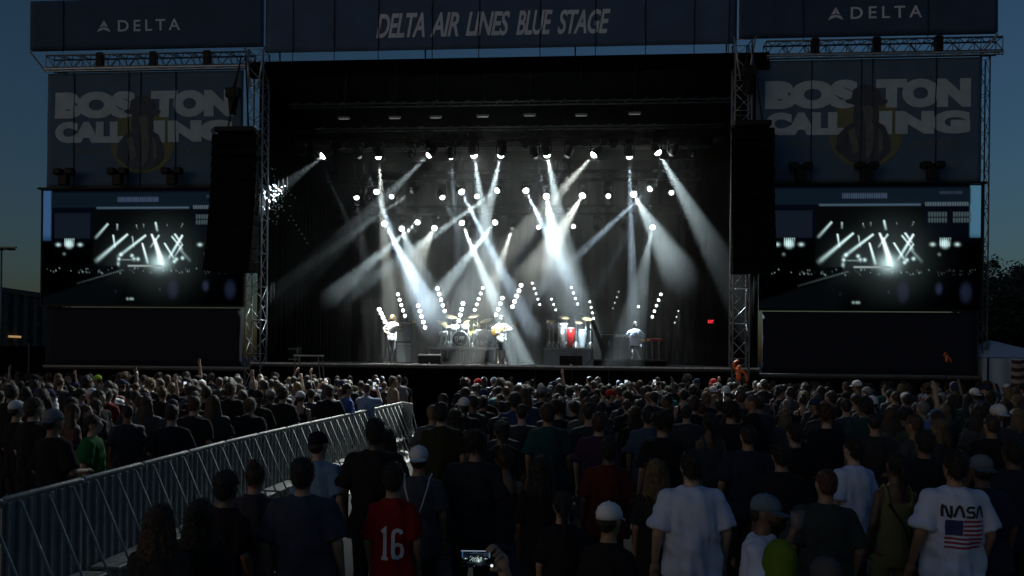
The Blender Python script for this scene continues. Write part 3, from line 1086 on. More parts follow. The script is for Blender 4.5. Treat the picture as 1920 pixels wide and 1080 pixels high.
# drifting smoke: uneven, thickest low over the middle of the stage
geo = nt.nodes.new("ShaderNodeNewGeometry")
nz = nt.nodes.new("ShaderNodeTexNoise")
nz.inputs["Scale"].default_value = .55
nz.inputs["Detail"].default_value = 2.5
nz.inputs["Distortion"].default_value = .6
nt.links.new(geo.outputs["Position"], nz.inputs["Vector"])
mr = nt.nodes.new("ShaderNodeMapRange")
mr.inputs["From Min"].default_value = .36
mr.inputs["From Max"].default_value = .66
mr.inputs["To Min"].default_value = .25
mr.inputs["To Max"].default_value = 1.5
nt.links.new(nz.outputs[0], mr.inputs["Value"])
sep = nt.nodes.new("ShaderNodeSeparateXYZ")
nt.links.new(geo.outputs["Position"], sep.inputs[0])
fall = []
for axis, cen, a0, a1 in ((0, .6, 3.8, 7.6), (2, 2.0, 7.7, 9.0), (1, 12.0, 10.9, 11.85)):
    sb = nt.nodes.new("ShaderNodeMath")
    sb.operation = 'SUBTRACT'
    sb.inputs[1].default_value = cen
    nt.links.new(sep.outputs[axis], sb.inputs[0])
    ab = nt.nodes.new("ShaderNodeMath")
    ab.operation = 'ABSOLUTE'
    nt.links.new(sb.outputs[0], ab.inputs[0])
    f = nt.nodes.new("ShaderNodeMapRange")
    f.interpolation_type = 'SMOOTHSTEP'
    f.inputs["From Min"].default_value = a0
    f.inputs["From Max"].default_value = a1
    f.inputs["To Min"].default_value = 1
    f.inputs["To Max"].default_value = 0 if axis == 1 else .12
    nt.links.new(ab.outputs[0], f.inputs["Value"])
    fall.append(f)
m1 = nt.nodes.new("ShaderNodeMath")
m1.operation = 'MULTIPLY'
nt.links.new(fall[0].outputs[0], m1.inputs[0])
nt.links.new(fall[1].outputs[0], m1.inputs[1])
m0 = nt.nodes.new("ShaderNodeMath")
m0.operation = 'MULTIPLY'
nt.links.new(m1.outputs[0], m0.inputs[0])
nt.links.new(fall[2].outputs[0], m0.inputs[1])
m1 = m0
m2 = nt.nodes.new("ShaderNodeMath")
m2.operation = 'MULTIPLY'
nt.links.new(m1.outputs[0], m2.inputs[0])
nt.links.new(mr.outputs[0], m2.inputs[1])
m3 = nt.nodes.new("ShaderNodeMath")
m3.operation = 'MULTIPLY'
m3.inputs[1].default_value = .05
nt.links.new(m2.outputs[0], m3.inputs[0])
nt.links.new(m3.outputs[0], pv.inputs["Density"])
cy.volume_step_rate = 5
cy.volume_max_steps = 64
hm.cycles.volume_sampling = 'EQUIANGULAR'

# ------------------------------------------------------------------ people
def remeshed(name, mb, voxel, smooth=4, material=None, fold=0, seed=0, fine=0):
    """melts overlapping shapes into one continuous skin"""
    me0 = mb.mesh("raw")
    o = bpy.data.objects.new("raw", me0)
    col.objects.link(o)
    r = o.modifiers.new("r", 'REMESH')
    r.mode = 'VOXEL'
    r.voxel_size = voxel
    s = o.modifiers.new("s", 'SMOOTH')
    s.factor = .5
    s.iterations = smooth
    dg = bpy.context.evaluated_depsgraph_get()
    me = bpy.data.meshes.new_from_object(o.evaluated_get(dg))
    bpy.data.objects.remove(o)
    bpy.data.meshes.remove(me0)
    me.name = name
    if fold or fine:
        n = len(me.vertices)
        co = np.empty(n * 3, np.float32)
        no = np.empty(n * 3, np.float32)
        me.vertices.foreach_get("co", co)
        me.vertex_normals.foreach_get("vector", no)
        co, no = co.reshape(-1, 3), no.reshape(-1, 3)
        d = np.zeros(n, np.float32)
        for i in range(n):
            x, y, z = co[i]
            if fold:
                k = min(1, max(.25, (1.42 - z) * 2.2))
                d[i] += fold * k * noise.noise(Vector((x * 13 + seed, y * 9, z * 3.2 + x * 5)))
                d[i] += fold * .55 * k * (.35 - abs(noise.noise(Vector((x * 15 + seed, y * 11, z * 1.3 + x * 3)))))
                d[i] += fold * .5 * noise.noise(Vector((x * 7 + z * 9, y * 7 + seed, z * 11))) + fold * .24 * min(1, k * 1.5)
            if fine:
                d[i] += fine * noise.noise(Vector((x * 42 + seed, y * 42, z * 16))) + fine * .7 * noise.noise(Vector((x * 90, y * 90 + seed, z * 50)))
        co += no * d[:, None]
        me.vertices.foreach_set("co", co.ravel())
    me.materials.clear()
    if material:
        me.materials.append(material)
    for p in me.polygons:
        p.use_smooth = True
    me.update()
    return me


V = Vector
# joints of an upright figure 1.75 m tall that faces +Y; r = right side (+X seen from behind)
def pose(**k):
    p = dict(sw=.172, girth=.96,
             el_l=V((-.225, -.02, 1.14)), wr_l=V((-.225, .08, .90)), el_r=V((.225, -.02, 1.14)), wr_r=V((.225, .08, .90)),
             kn_l=V((-.10, .02, .50)), an_l=V((-.11, -.02, .09)), kn_r=V((.10, .02, .50)), an_r=V((.11, -.02, .09)),
             head=V((0, 0, 0)), sh_l=0, sh_r=0, drop=0)
    p.update(k)
    return p


POSES = {
    "down": pose(),
    "front": pose(el_l=V((-.26, .0, 1.13)), wr_l=V((-.16, .22, 1.08)), el_r=V((.26, .0, 1.13)), wr_r=V((.14, .24, 1.10))),
    "cheer": pose(el_r=V((.30, .10, 1.62)), wr_r=V((.27, .14, 1.90)), sh_r=.05),
    "bothup": pose(el_r=V((.33, .08, 1.60)), wr_r=V((.28, .12, 1.88)), el_l=V((-.33, .08, 1.60)), wr_l=V((-.26, .14, 1.86)), sh_r=.05, sh_l=.05),
    "film": pose(el_r=V((.27, .16, 1.36)), wr_r=V((.11, .32, 1.62)), el_l=V((-.27, .16, 1.36)), wr_l=V((-.10, .32, 1.60))),
    "sip": pose(el_r=V((.33, .10, 1.17)), wr_r=V((.12, .20, 1.50))),
    "slim": pose(sw=.145, girth=.84, el_l=V((-.19, -.02, 1.14)), wr_l=V((-.18, .10, .92)), el_r=V((.19, -.02, 1.14)), wr_r=V((.18, .10, .92))),
    "slimup": pose(sw=.155, girth=.86, el_r=V((.25, .10, 1.60)), wr_r=V((.20, .16, 1.86)), sh_r=.05, el_l=V((-.21, -.02, 1.14)), wr_l=V((-.18, .14, .95))),
    "wide": pose(sw=.188, girth=1.08, el_l=V((-.255, -.03, 1.14)), wr_l=V((-.26, .07, .90)), el_r=V((.255, -.03, 1.14)), wr_r=V((.26, .07, .90))),
}


def limb_hand(mb, wr, el, open_=True, k=1.0):
    d = (wr - el).normalized()
    u, w = perp(d)
    if abs(u.x) < abs(w.x):
        u, w = w, u
    c = wr + d * .055
    mb.ell(c, (.036, .036, .036), 10, 7)
    mb.ell(wr + d * .075, (.034, .030, .034), 10, 7)
    for i in range(4):
        b = wr + d * .085 + u * ((i - 1.5) * .019)
        L = (.062, .074, .078, .066)[i]
        m1 = b + d * L * .55 + w * .006
        mb.cap(b, m1, .0105, .010)
        mb.cap(m1, m1 + d * L * .5 + w * .018, .010, .009)
    sgn = 1 if u.x * (1 if wr.x > 0 else -1) < 0 else -1
    b = wr + d * .03 + u * (sgn * .028)
    m1 = b + d * .035 + u * (sgn * .022)
    mb.cap(b, m1, .013, .011)
    mb.cap(m1, m1 + d * .032, .011, .009)


def body_mesh(P, name="body", voxel=.013, grip=None):
    g_, sw = P["girth"], P["sw"]
    dz = P["drop"]
    mb = MB()
    mb.loft([(.80 + dz, .15 * g_, .105 * g_, 0, 0), (.92 + dz, .165 * g_, .115 * g_, 0, 0), (1.08, .14 * g_, .10 * g_, 0, 0), (1.26, .16 * g_, .11 * g_, 0, 0), (1.38, .155 * g_, .10 * g_, 0, -.005), (1.45, .09, .075, 0, -.005), (1.49, .06, .06, 0, 0)])
    hd = P["head"]
    mb.cap((0, -.012, 1.42), V((0, .008, 1.56)) + hd * .6, .058, .055)
    c = V((0, .012, 1.635)) + hd
    mb.ell(c, (.076, .096, .112), 20, 14)
    mb.ell(c + V((0, .04, -.058)), (.055, .055, .055))
    mb.cap(c + V((0, .094, .02)), c + V((0, .112, -.018)), .010, .016)
    mb.ell(c + V((0, .085, -.052)), (.026, .018, .010))
    for s in (-1, 1):
        mb.ell(c + V((s * .078, -.004, -.008)), (.010, .024, .034))
        mb.ell(c + V((s * .032, .083, .022)), (.018, .012, .010))
    for s, e, w_, lift in ((-1, P["el_l"], P["wr_l"], P["sh_l"]), (1, P["el_r"], P["wr_r"], P["sh_r"])):
        sh = V((s * sw, 0, 1.392 + lift))
        mb.cap((s * .06, 0, 1.39), sh - V((0, 0, .012)), .060 * g_, .054 * g_)
        mb.cap(sh - V((s * .008, 0, .012)), e, .052 * g_, .042 * g_)
        mb.cap(e, w_, .042 * g_, .029)
        if grip and s > 0:
            grip(mb)
        else:
            limb_hand(mb, w_, e)
    for s, kn, an in ((-1, P["kn_l"], P["an_l"]), (1, P["kn_r"], P["an_r"])):
        hip = V((s * .088, 0, .90 + dz))
        mb.cap(hip, kn, .088 * g_, .056)
        mb.cap(kn, kn.lerp(an, .4) + V((0, -.012, 0)), .055, .056)
        mb.cap(kn.lerp(an, .4) + V((0, -.012, 0)), an, .054, .036)
        mb.cap(an + V((0, -.03, -.045)), an + V((0, .13, -.055)), .04, .036)
    return remeshed(name, mb, voxel, 5, M_SKIN)


def shirt_mesh(P, style="tee", seed=0, voxel=.014):
    g_, sw = P["girth"], P["sw"]
    dz = P["drop"]
    mb = MB()
    if style == "tank":
        mb.loft([(.84 + dz, .165 * g_, .125 * g_, 0, 0), (1.0, .158 * g_, .118 * g_, 0, 0), (1.1, .155 * g_, .113 * g_, 0, 0), (1.26, .175 * g_, .122 * g_, 0, 0), (1.33, .17 * g_, .115 * g_, 0, 0)])
        for s in (-1, 1):
            mb.path([(s * .10, -.095, 1.30), (s * .105, -.07, 1.42), (s * .10, 0, 1.475), (s * .10, .08, 1.40), (s * .09, .11, 1.30)], .019, 8)
    else:
        mb.loft([(.80 + dz, .195 * g_, .14 * g_, 0, 0), (.92 + dz * .6, .188 * g_, .135 * g_, 0, 0), (1.06, .176 * g_, .128 * g_, 0, 0), (1.24, .19 * g_, .136 * g_, 0, 0), (1.36, .188 * g_, .125 * g_, 0, -.004), (1.42, .165 * g_, .105 * g_, 0, -.006), (1.462, .10, .085, 0, -.006), (1.482, .066, .066, 0, 0)], 32)
        for s, e, w_, lift in ((-1, P["el_l"], P["wr_l"], P["sh_l"]), (1, P["el_r"], P["wr_r"], P["sh_r"])):
            sh = V((s * (sw - .015), 0, 1.376 + lift))
            d = (e - sh)
            mb.cap((s * .07, -.004, 1.398), sh, .084 * g_, .080 * g_)
            end = sh + d * (.86 if style == "tee" else 1.0)
            mb.ell(sh, (.080 * g_, .080 * g_, .080 * g_))
            mb.tube(sh, end, .078 * g_, .082 * g_ if style == "tee" else .062, n=20)
            if style == "long":
                mb.cap(e, e.lerp(w_, .9), .060, .043)
    return remeshed("shirt", mb, voxel, 3, M_CLOTH, fold=.036 if style != "tank" else .008, seed=seed)


def legs_mesh(P, style="long", voxel=.018):
    g_ = P["girth"]
    dz = P["drop"]
    mb = MB()
    mb.loft([(.78 + dz, .165 * g_, .12 * g_, 0, 0), (.88 + dz, .165 * g_, .118 * g_, 0, 0), (.97 + dz, .140 * g_, .10 * g_, 0, 0)])
    for s, kn, an in ((-1, P["kn_l"], P["an_l"]), (1, P["kn_r"], P["an_r"])):
        hip = V((s * .088, 0, .88 + dz))
        if style == "long":
            mb.cap(hip - V((0, 0, .03)), kn, .090 * g_, .075)
            mb.cap(kn, an, .073, .062)
        else:
            mb.tube(hip, hip.lerp(kn, .92), .105 * g_, .098, n=18)
            mb.ell(hip, (.105 * g_,) * 3)
    return remeshed("trousers", mb, voxel, 3, M_CLOTH, fold=.012, seed=3)


def hair_mesh(kind, seed=0, voxel=.0095):
    c = V((0, .012, 1.635))
    mb = MB()
    if kind == "cap" or kind == "backcap":
        s = -1 if kind == "backcap" else 1
        mb.loft([(1.648, .088, .106, 0, .008), (1.69, .088, .105, 0, .006), (1.73, .072, .088, 0, .004), (1.757, .04, .05, 0, .0), (1.764, .01, .01, 0, 0)], 24)
        me = mb.mesh("cap", M_CLOTH, True)
        b = MB()
        vs, fs = [], []
        n = 12
        for k, rr in ((0, 1.0), (1, 1.62)):
            for i in range(n + 1):
                t = math.pi * (i / n * .72 + .14)
                x = .086 * math.cos(t)
                yb = .100 * math.sin(t)
                vs.append((x * (1 if k == 0 else .92), .008 + s * (yb if k == 0 else yb + .075 * math.sin(t) ** .5), 1.652 - .018 * k))
        for i in range(n):
            fs.append((i, i + 1, n + 2 + i, n + 1 + i))
        m2 = [(x, y, z - .006) for x, y, z in vs]
        fs2 = [tuple(reversed([q + len(vs) for q in f])) for f in fs]
        edge = []
        ring = list(range(n + 1)) + list(range(2 * n + 1, n, -1))
        for i in range(len(ring)):
            a_, b_ = ring[i], ring[(i + 1) % len(ring)]
            edge.append((a_, b_, b_ + len(vs), a_ + len(vs)))
        mb.add(vs + m2, fs + fs2 + edge)
        mb.ell((0, 0, 1.766), (.009, .009, .006), 8, 5)
        if kind == "backcap":
            pass
        bpy.data.meshes.remove(me)
        return mb.mesh("cap", M_CLOTH, True)
    if kind == "short":
        mb.ell(c + V((0, -.012, .028)), (.085, .098, .098), 20, 14)
        mb.ell(c + V((0, -.045, -.02)), (.074, .062, .075))
        f = .006
    elif kind == "crop":
        mb.ell(c + V((0, -.010, .024)), (.081, .096, .096), 20, 14)
        mb.ell(c + V((0, -.045, -.015)), (.070, .056, .07))
        f = .003
    elif kind == "bushy":
        for i in range(16):
            a = rnd.uniform(0, 6.28)
            mb.ell(c + V((.055 * math.cos(a), -.02 + .05 * math.sin(a), .035 + rnd.uniform(-.05, .05))), (.05, .05, .055), 10, 7)
        mb.ell(c + V((0, -.02, .035)), (.09, .10, .095))
        f = .014
    elif kind == "long":
        mb.ell(c + V((0, -.010, .026)), (.086, .099, .096), 20, 14)
        for s in (-1, -.5, 0, .5, 1):
            mb.cap(c + V((s * .062, -.045 + .02 * abs(s), 0)), c + V((s * .088, -.088 + .045 * abs(s), -.22)), .042, .05)
            mb.cap(c + V((s * .088, -.088 + .045 * abs(s), -.22)), c + V((s * .075, -.10 + .03 * abs(s), -.36)), .05, .022)
        f = .009
    elif kind == "pony":
        mb.ell(c + V((0, -.010, .024)), (.082, .097, .095), 20, 14)
        mb.ell(c + V((0, -.05, -.01)), (.066, .055, .06))
        mb.cap(c + V((0, -.09, .06)), c + V((0, -.14, -.02)), .028, .034)
        mb.cap(c + V((0, -.14, -.02)), c + V((.01, -.125, -.26)), .034, .014)
        f = .006
    elif kind == "bun":
        mb.ell(c + V((0, -.010, .024)), (.082, .097, .095), 20, 14)
        mb.ell(c + V((0, -.05, -.01)), (.066, .055, .06))
        mb.ell(c + V((0, -.05, .125)), (.042, .042, .036))
        f = .006
    elif kind == "hood":
        mb.ell(c + V((0, -.015, .012)), (.105, .115, .125), 20, 14)
        mb.cap(c + V((0, -.06, -.05)), c + V((0, -.05, -.16)), .095, .11)
        return remeshed("hood", mb, .012, 4, M_CLOTH, fold=.03, seed=seed)
    me = remeshed("hair", mb, voxel, 3, M_HAIR, fine=f, seed=seed)
    if voxel > .015:
        return me
    # loose strands that break the outline
    r_ = random.Random(seed + 50)
    vs = [v.co.copy() for v in me.vertices]
    ns = [v.normal.copy() for v in me.vertices]
    fs = [tuple(p.vertices) for p in me.polygons]
    lng = {"crop": .012, "short": .024, "bushy": .045, "long": .05, "pony": .03, "bun": .03}[kind]
    for k in range(900):
        i = r_.randrange(len(ns))
        p, nn = vs[i], ns[i]
        if nn.y > .75 and p.z < 1.64:
            continue
        L = lng * r_.uniform(.6, 1.5)
        side = nn.cross(V((r_.uniform(-1, 1), r_.uniform(-1, 1), r_.uniform(-1, 1)))).normalized()
        dr = (nn * .55 + V((0, -.15, -.75)) + side * r_.uniform(-.4, .4)).normalized()
        w_ = dr.cross(nn).normalized() * .0028
        a = p - nn * .003
        m_ = a + (nn * .8 + dr * .4).normalized() * L * .5
        t = m_ + dr * L * .6
        b = len(vs)
        vs += [a - w_, a + w_, m_ + w_ * .7, m_ - w_ * .7, t]
        fs += [(b, b + 1, b + 2, b + 3), (b + 3, b + 2, b + 4)]
    m2 = bpy.data.meshes.new("hair")
    m2.from_pydata([tuple(v) for v in vs], [], fs)
    m2.materials.append(M_HAIR)
    for p in m2.polygons:
        p.use_smooth = True
    bpy.data.meshes.remove(me)
    return m2


BODY = {k: body_mesh(p) for k, p in POSES.items()}
SHIRT = {}
for k, p in POSES.items():
    SHIRT[k, "tee"] = shirt_mesh(p, "tee", seed=len(k))
SHIRT["slim", "tank"] = shirt_mesh(POSES["slim"], "tank")
SHIRT["slimup", "tank"] = shirt_mesh(POSES["slimup"], "tank")
SHIRT["down", "long"] = shirt_mesh(POSES["down"], "long", 4)
LEGS = {"reg": legs_mesh(POSES["down"]), "short": legs_mesh(POSES["down"], "shorts"), "slim": legs_mesh(POSES["slim"]), "wide": legs_mesh(POSES["wide"])}
HAIR = {k: hair_mesh(k, i) for i, k in enumerate(("short", "crop", "bushy", "long", "pony", "bun", "cap", "backcap", "hood"))}
# a little hair below a cap
capfringe = MB()
capfringe.ell(V((0, -.035, 1.622)), (.076, .066, .07))
HAIR["fringe"] = remeshed("hair", capfringe, .011, 3, M_HAIR, fine=.004)

SKINS = [(.34, .21, .15), (.38, .25, .18), (.28, .17, .11), (.12, .07, .045), (.21, .125, .08), (.40, .28, .21)]
HAIRC = {"dark": (.012, .009, .008), "brown": (.045, .026, .015), "blond": (.13, .085, .04), "grey": (.16, .155, .15), "red": (.055, .02, .01)}


def person(loc, height, face, ps, hair, hairc, shirtc, pantc=(.02, .022, .03), skin=None, style="tee", cap=None, scale_x=1.0, legs=None, face_deg=None):
    """one figure: body with shirt, trousers and hair or cap worn on it"""
    b = bpy.data.objects.new("person", BODY[ps])
    col.objects.link(b)
    b.location = loc
    s = height / 1.752
    b.scale = (s * scale_x, s * scale_x, s)
    b.rotation_euler = (R(rnd.gauss(0, 1.6)), R(rnd.gauss(0, 1.8)), face)
    b.color = (*(skin or rnd.choice(SKINS)), 1)
    sh = link("shirt", SHIRT[ps, style], b)
    sh.color = (*shirtc, 1)
    lg = link("trousers", LEGS[legs or ("slim" if ps.startswith("slim") else "wide" if ps == "wide" else "reg")], b)
    lg.color = (*pantc, 1)
    if hair in ("cap", "backcap"):
        h = link("cap", HAIR[hair], b)
        h.color = (*(cap or (.02, .02, .03)), 1)
        h2 = link("hair", HAIR["fringe"], b)
        h2.color = (*HAIRC[hairc], 1)
    elif hair == "hood":
        h = link("hood", HAIR["hood"], b)
        h.color = (*(cap or shirtc), 1)
    elif hair:
        h = link("hair", HAIR[hair], b)
        h.color = (*HAIRC[hairc], 1)
    return b


# -- prints on the backs of shirts
def ribbon(pts, w, step=.012):
    """flat stroke along a polyline in shirt coordinates"""
    P = [V((p[0], p[1], 0)) for p in pts]
    out = []
    for i in range(len(P) - 1):
        n = max(1, int((P[i + 1] - P[i]).length / step))
        out += [P[i].lerp(P[i + 1], k / n) for k in range(n)]
    out.append(P[-1])
    vs, fs = [], []
    for i, p in enumerate(out):
        a, b = out[max(0, i - 1)], out[min(len(out) - 1, i + 1)]
        d = (b - a).normalized()
        if 0 < i < len(out) - 1:
            d1, d2 = (out[i] - a).normalized(), (b - out[i]).normalized()
            k = 1 / max(.5, math.cos(d1.angle(d2) / 2)) if d1.length and d2.length else 1
        else:
            k = 1
        nn = V((-d.y, d.x, 0)) * (w / 2 * k)
        vs += [p + nn, p, p - nn]
    for i in range(len(out) - 1):
        a = i * 3
        fs += [(a, a + 1, a + 4, a + 3), (a + 1, a + 2, a + 5, a + 4)]
    return vs, fs


def back_print(shirt_me, strokes, name, material, parent, lift=.004, front=False):
    """lays strokes (x, z) on the back of a shirt"""
    bvh = BVHTree.FromPolygons([v.co.copy() for v in shirt_me.vertices], [tuple(p.vertices) for p in shirt_me.polygons])
    mb = MB()
    for pts, w in strokes:
        vs, fs = ribbon(pts, w)
        o = []
        for v in vs:
            sg_ = -1 if front else 1
            h = bvh.ray_cast(V((v.x, -sg_, v.y)), V((0, sg_, 0)))
            yy = h[0].y if h[0] else -.1 * sg_
            o.append((v.x, yy - lift * sg_, v.y))
        mb.add(o, fs)
    ob = link(name, mb.mesh(name, material), parent)
    return ob


def arc(cx, cz, rx, rz, a0, a1, n=14):
    return [(cx + rx * math.cos(R(a0 + (a1 - a0) * i / n)), cz + rz * math.sin(R(a0 + (a1 - a0) * i / n))) for i in range(n + 1)]

# ------------------------------------------------------------------ the people close to the camera
def near(px, depth, height, face=0, **k):
    return person(spot_at(px, depth), height, YAW + R(face), k.pop("ps", "down"), k.pop("hair", "short"), k.pop("hairc", "dark"), k.pop("shirtc", (.02, .02, .03)), **k)


NEAR = []                                         # keeps the filled-in crowd off these spots


def put(px, s, h, label, face=0, **k):
    d = FOCAL / s
    o = near(px, d, h, face, **k)
    tag(o, label, "person", "concert goers standing close to the camera")
    NEAR.append((o.location.x, o.location.y))
    return o


NAVY_T, GREY_T, WHITE_T = (.018, .024, .05), (.06, .07, .09), (.54, .63, .84)
put(302, 340, 1.47, "person with long light brown hair in front of the barrier rail, lowest in its row", ps="slim", hair="long", hairc="brown", shirtc=(.03, .028, .03))
put(385, 320, 1.45, "dark haired person in black beside the long haired one by the barrier", ps="slim", hair="long", hairc="dark", shirtc=(.012, .012, .016))
put(416, 290, 1.55, "dark haired person in dark shirt before the barrier treads", ps="slim", hair="short", hairc="dark", shirtc=(.02, .014, .016), face=-14)
put(578, 280, 1.62, "broad person in slate tee with dark hair covering the barrier's lower end", ps="wide", hair="short", shirtc=(.045, .055, .085))
o = put(613, 215, 1.64, "person in dark cap and light blue short sleeved shirt", ps="down", hair="cap", cap=(.012, .012, .02), shirtc=(.16, .26, .40), face=-18)
put(702, 216, 1.765, "tall dark haired person in black tee before the far end of the barrier", ps="wide", hair="short", shirtc=(.016, .015, .018))
put(738, 195, 1.62, "dark haired person just behind the tall person in black tee", ps="slim", hair="long", hairc="dark", shirtc=(.014, .014, .018))
jersey = put(742, 270, 1.56, "dark haired person in red jersey numbered 16", ps="slim", hair="short", shirtc=(.26, .006, .012), skin=SKINS[0])
sj = SHIRT["slim", "tee"]
back_print(sj, [([(-.070, 1.235), (-.045, 1.262), (-.045, 1.035)], .030), ([(-.072, 1.040), (-.018, 1.040)], .026)] +
           [([(.085, 1.225), (.075, 1.247), (.05, 1.255), (.028, 1.245), (.020, 1.22), (.020, 1.08), (.028, 1.05), (.052, 1.040), (.078, 1.05), (.086, 1.08), (.086, 1.11), (.078, 1.135), (.052, 1.145), (.026, 1.135)], .028)], "number_print", M_PRINT_W, jersey)
bagp = put(787, 230, 1.57, "person in backwards white cap and grey tee wearing a drawstring bag", ps="down", hair="backcap", cap=(.62, .64, .70), shirtc=(.06, .07, .085))
put(884, 220, 1.68, "tall dark figure in charcoal shirt right of the white cap", ps="wide", hair="bushy", shirtc=(.02, .026, .034))
put(948, 220, 1.54, "slim person with bare shoulders in a dark strappy top", ps="slim", style="tank", hair="bun", hairc="brown", shirtc=(.03, .03, .045), pantc=(.05, .07, .12))
put(1145, 330, 1.47, "person in white ball cap and glasses looking right, low in front", ps="slim", hair="cap", cap=(.68, .72, .76), shirtc=(.012, .012, .016), face=-35)
put(1136, 210, 1.6, "person in dark red tee with a bare forearm, right of the slim one", ps="down", hair="short", hairc="dark", shirtc=(.10, .012, .012))
put(1240, 240, 1.52, "person with long fair hair over a dark top beside the big white tee", ps="slim", hair="long", hairc="blond", shirtc=(.02, .02, .025))
put(1301, 262, 1.66, "broad person in plain white tee, dark hair, filling the lower right centre", ps="wide", hair="short", shirtc=WHITE_T)
put(1395, 190, 1.68, "dark haired person in navy tee behind the cap wearing drinker", ps="wide", hair="crop", shirtc=(.016, .022, .045))
drk = put(1405, 320, 1.51, "bearded person in patterned cap and white printed tee, forearm raised", ps="sip", hair="cap", cap=(.10, .16, .22), shirtc=(.52, .60, .78), face=-118)
put(1452, 380, 1.4, "person in bright lime green hood at the bottom edge", ps="slim", hair="hood", cap=(.10, .17, .015), shirtc=(.06, .10, .01))
put(1534, 275, 1.565, "person with reddish brown hair in dark olive tee", ps="wide", hair="crop", hairc="red", shirtc=(.035, .048, .045))
put(1545, 400, 1.38, "person in pale grey cap at the bottom edge below the olive tee", ps="slim", hair="backcap", cap=(.07, .07, .085), shirtc=(.05, .05, .06))
put(1596, 215, 1.65, "person in loose white shirt leaning, between the olive tee and the dress", ps="down", hair="short", shirtc=(.52, .62, .86), face=22)
drs = put(1672, 240, 1.6, "person with long black braid in olive yellow dress with a bag strap", ps="slim", style="tank", hair="pony", hairc="dark", shirtc=(.16, .16, .06), pantc=(.15, .15, .06))
nasa = put(1781, 262, 1.68, "person in white tee with big letters and a striped flag on its back", ps="wide", hair="short", shirtc=WHITE_T, skin=SKINS[2])
put(1862, 250, 1.6, "person in grey ball cap and navy tee at the right edge", ps="down", hair="backcap", cap=(.15, .17, .20), shirtc=(.022, .028, .055))
put(1905, 225, 1.68, "dark haired person in navy top cut by the right frame edge", ps="wide", hair="short", shirtc=(.018, .022, .04))
put(1018, 240, 1.55, "dark haired person in black behind the raised phone", ps="slim", hair="long", hairc="dark", shirtc=(.012, .012, .014))
put(1060, 280, 1.42, "short dark haired person in black left of the white ball cap", ps="slim", hair="pony", hairc="dark", shirtc=(.012, .012, .018))
put(470, 250, 1.5, "dark haired person in grey top at the barrier treads", ps="slim", hair="bun", hairc="brown", shirtc=(.035, .035, .05))
put(1470, 225, 1.62, "dark haired person in black tee left of the reddish haired one", ps="down", hair="short", shirtc=(.014, .014, .018))
put(1730, 205, 1.68, "tall person in black tee behind the braid and the printed white tee", ps="wide", hair="short", shirtc=(.012, .014, .02))

# big letters and flag on the white tee
sw_ = SHIRT["wide", "tee"]
z0, z1, t = 1.285, 1.365, .018
N_ = [(-.150, z0), (-.150, z1 - .02), (-.142, z1), (-.128, z1 - .01), (-.112, z0 + .01), (-.098, z0), (-.090, z0 + .02), (-.090, z1)]
A_ = [(-.072, z0), (-.050, z1 - .012), (-.038, z1), (-.026, z1 - .012), (-.004, z0)]
S_ = [(.066, z1 - .004), (.024, z1 - .004), (.014, z1 - .018), (.014, z0 + .052), (.022, z0 + .042), (.054, z0 + .042), (.064, z0 + .03), (.064, z0 + .016), (.056, z0 + .004), (.010, z0 + .004)]
A2 = [(x + .153, z) for x, z in A_]
back_print(sw_, [(N_, t), (A_, t), (S_, t * .92), (A2, t)], "letter_print", M_PRINT_K, nasa, .006)
fz0, fz1, fx0, fx1 = 1.06, 1.265, -.13, .145
stripes = []
sp = (fz1 - fz0) / 13
for i in range(13):
    z = fz1 - (i + .5) * sp
    xs = -.01 if i < 7 else fx0
    if i % 2 == 0:
        stripes.append(([(xs, z), (fx1, z)], sp * .96))
back_print(sw_, stripes, "flag_stripes", M_PRINT_R, nasa, .006)
back_print(sw_, [([(fx0 + .0068 + .0145 * i, fz1), (fx0 + .0068 + .0145 * i, fz1 - 7 * sp)], .0146) for i in range(8)], "flag_canton", M_PRINT_B, nasa, .006)
# dark motif on the drinker's tee
bk = SHIRT["sip", "tee"]
back_print(bk, [([(-.06 + .04 * (i % 4) + .02 * (i // 4 % 2), 1.30 - .042 * (i // 4)), (-.036 + .04 * (i % 4) + .02 * (i // 4 % 2), 1.312 - .042 * (i // 4))], .022) for i in range(24)], "pattern_print", M_PRINT_K, drk, .004, True)
bdm = MB()
bdm.ell((0, .066, 1.565), (.056, .046, .045))
bdm.ell((0, .04, 1.585), (.068, .05, .04))
w = link("beard", remeshed("beard", bdm, .009, 2, M_HAIR, fine=.005), drk)
w.color = (*HAIRC["dark"], 1)
# strap across the dress
back_print(SHIRT["slim", "tank"], [([(-.10, 1.33), (.06, 1.10), (.10, .95)], .025)], "bag_strap", M_PRINT_K, drs, .008)
# drawstring bag
bl = bagp.location
s_ = bagp.scale.z
bag = empty("drawstring_bag", (bl.x, bl.y, 1.05 * s_), YAW)
tag(bag, "thin grey drawstring bag on the back of the white capped person", "bag")
mbg = MB()
mbg.loft([(-.28, .12, .03, 0, -.17), (-.2, .15, .05, 0, -.185), (-.05, .14, .045, 0, -.18), (.05, .09, .03, 0, -.165), (.09, .03, .02, 0, -.155)], 20)
link("sack", remeshed("sack", mbg, .012, 3, mat("bag_cloth", (.05, .055, .07), .8), fold=.01), bag)
for s in (-1, 1):
    link("cord", MB().path([(s * .02, -.165, .09), (s * .055, -.172, .2), (s * .09, -.15, .32), (s * .10, -.10, .385), (s * .11, 0, .41)], .007, 6).mesh("cord", mat("pale_cord", (.5, .52, .55), .8), True), bag)
# forearm of the drinker holds a cup near the mouth
cp = drk.matrix_basis @ V((.07, .23, 1.60))
cup = MB(cp).lathe([(.028, -.06), (.034, 0), (.040, .07), (.037, .07), (.03, -.05)], cp, (0, 0, 1), 14).build("paper_cup", mat("cup_paper", (.10, .10, .12), .6), None, True)
tag(cup, "small dark drinking cup at the mouth of the bearded person", "cup")

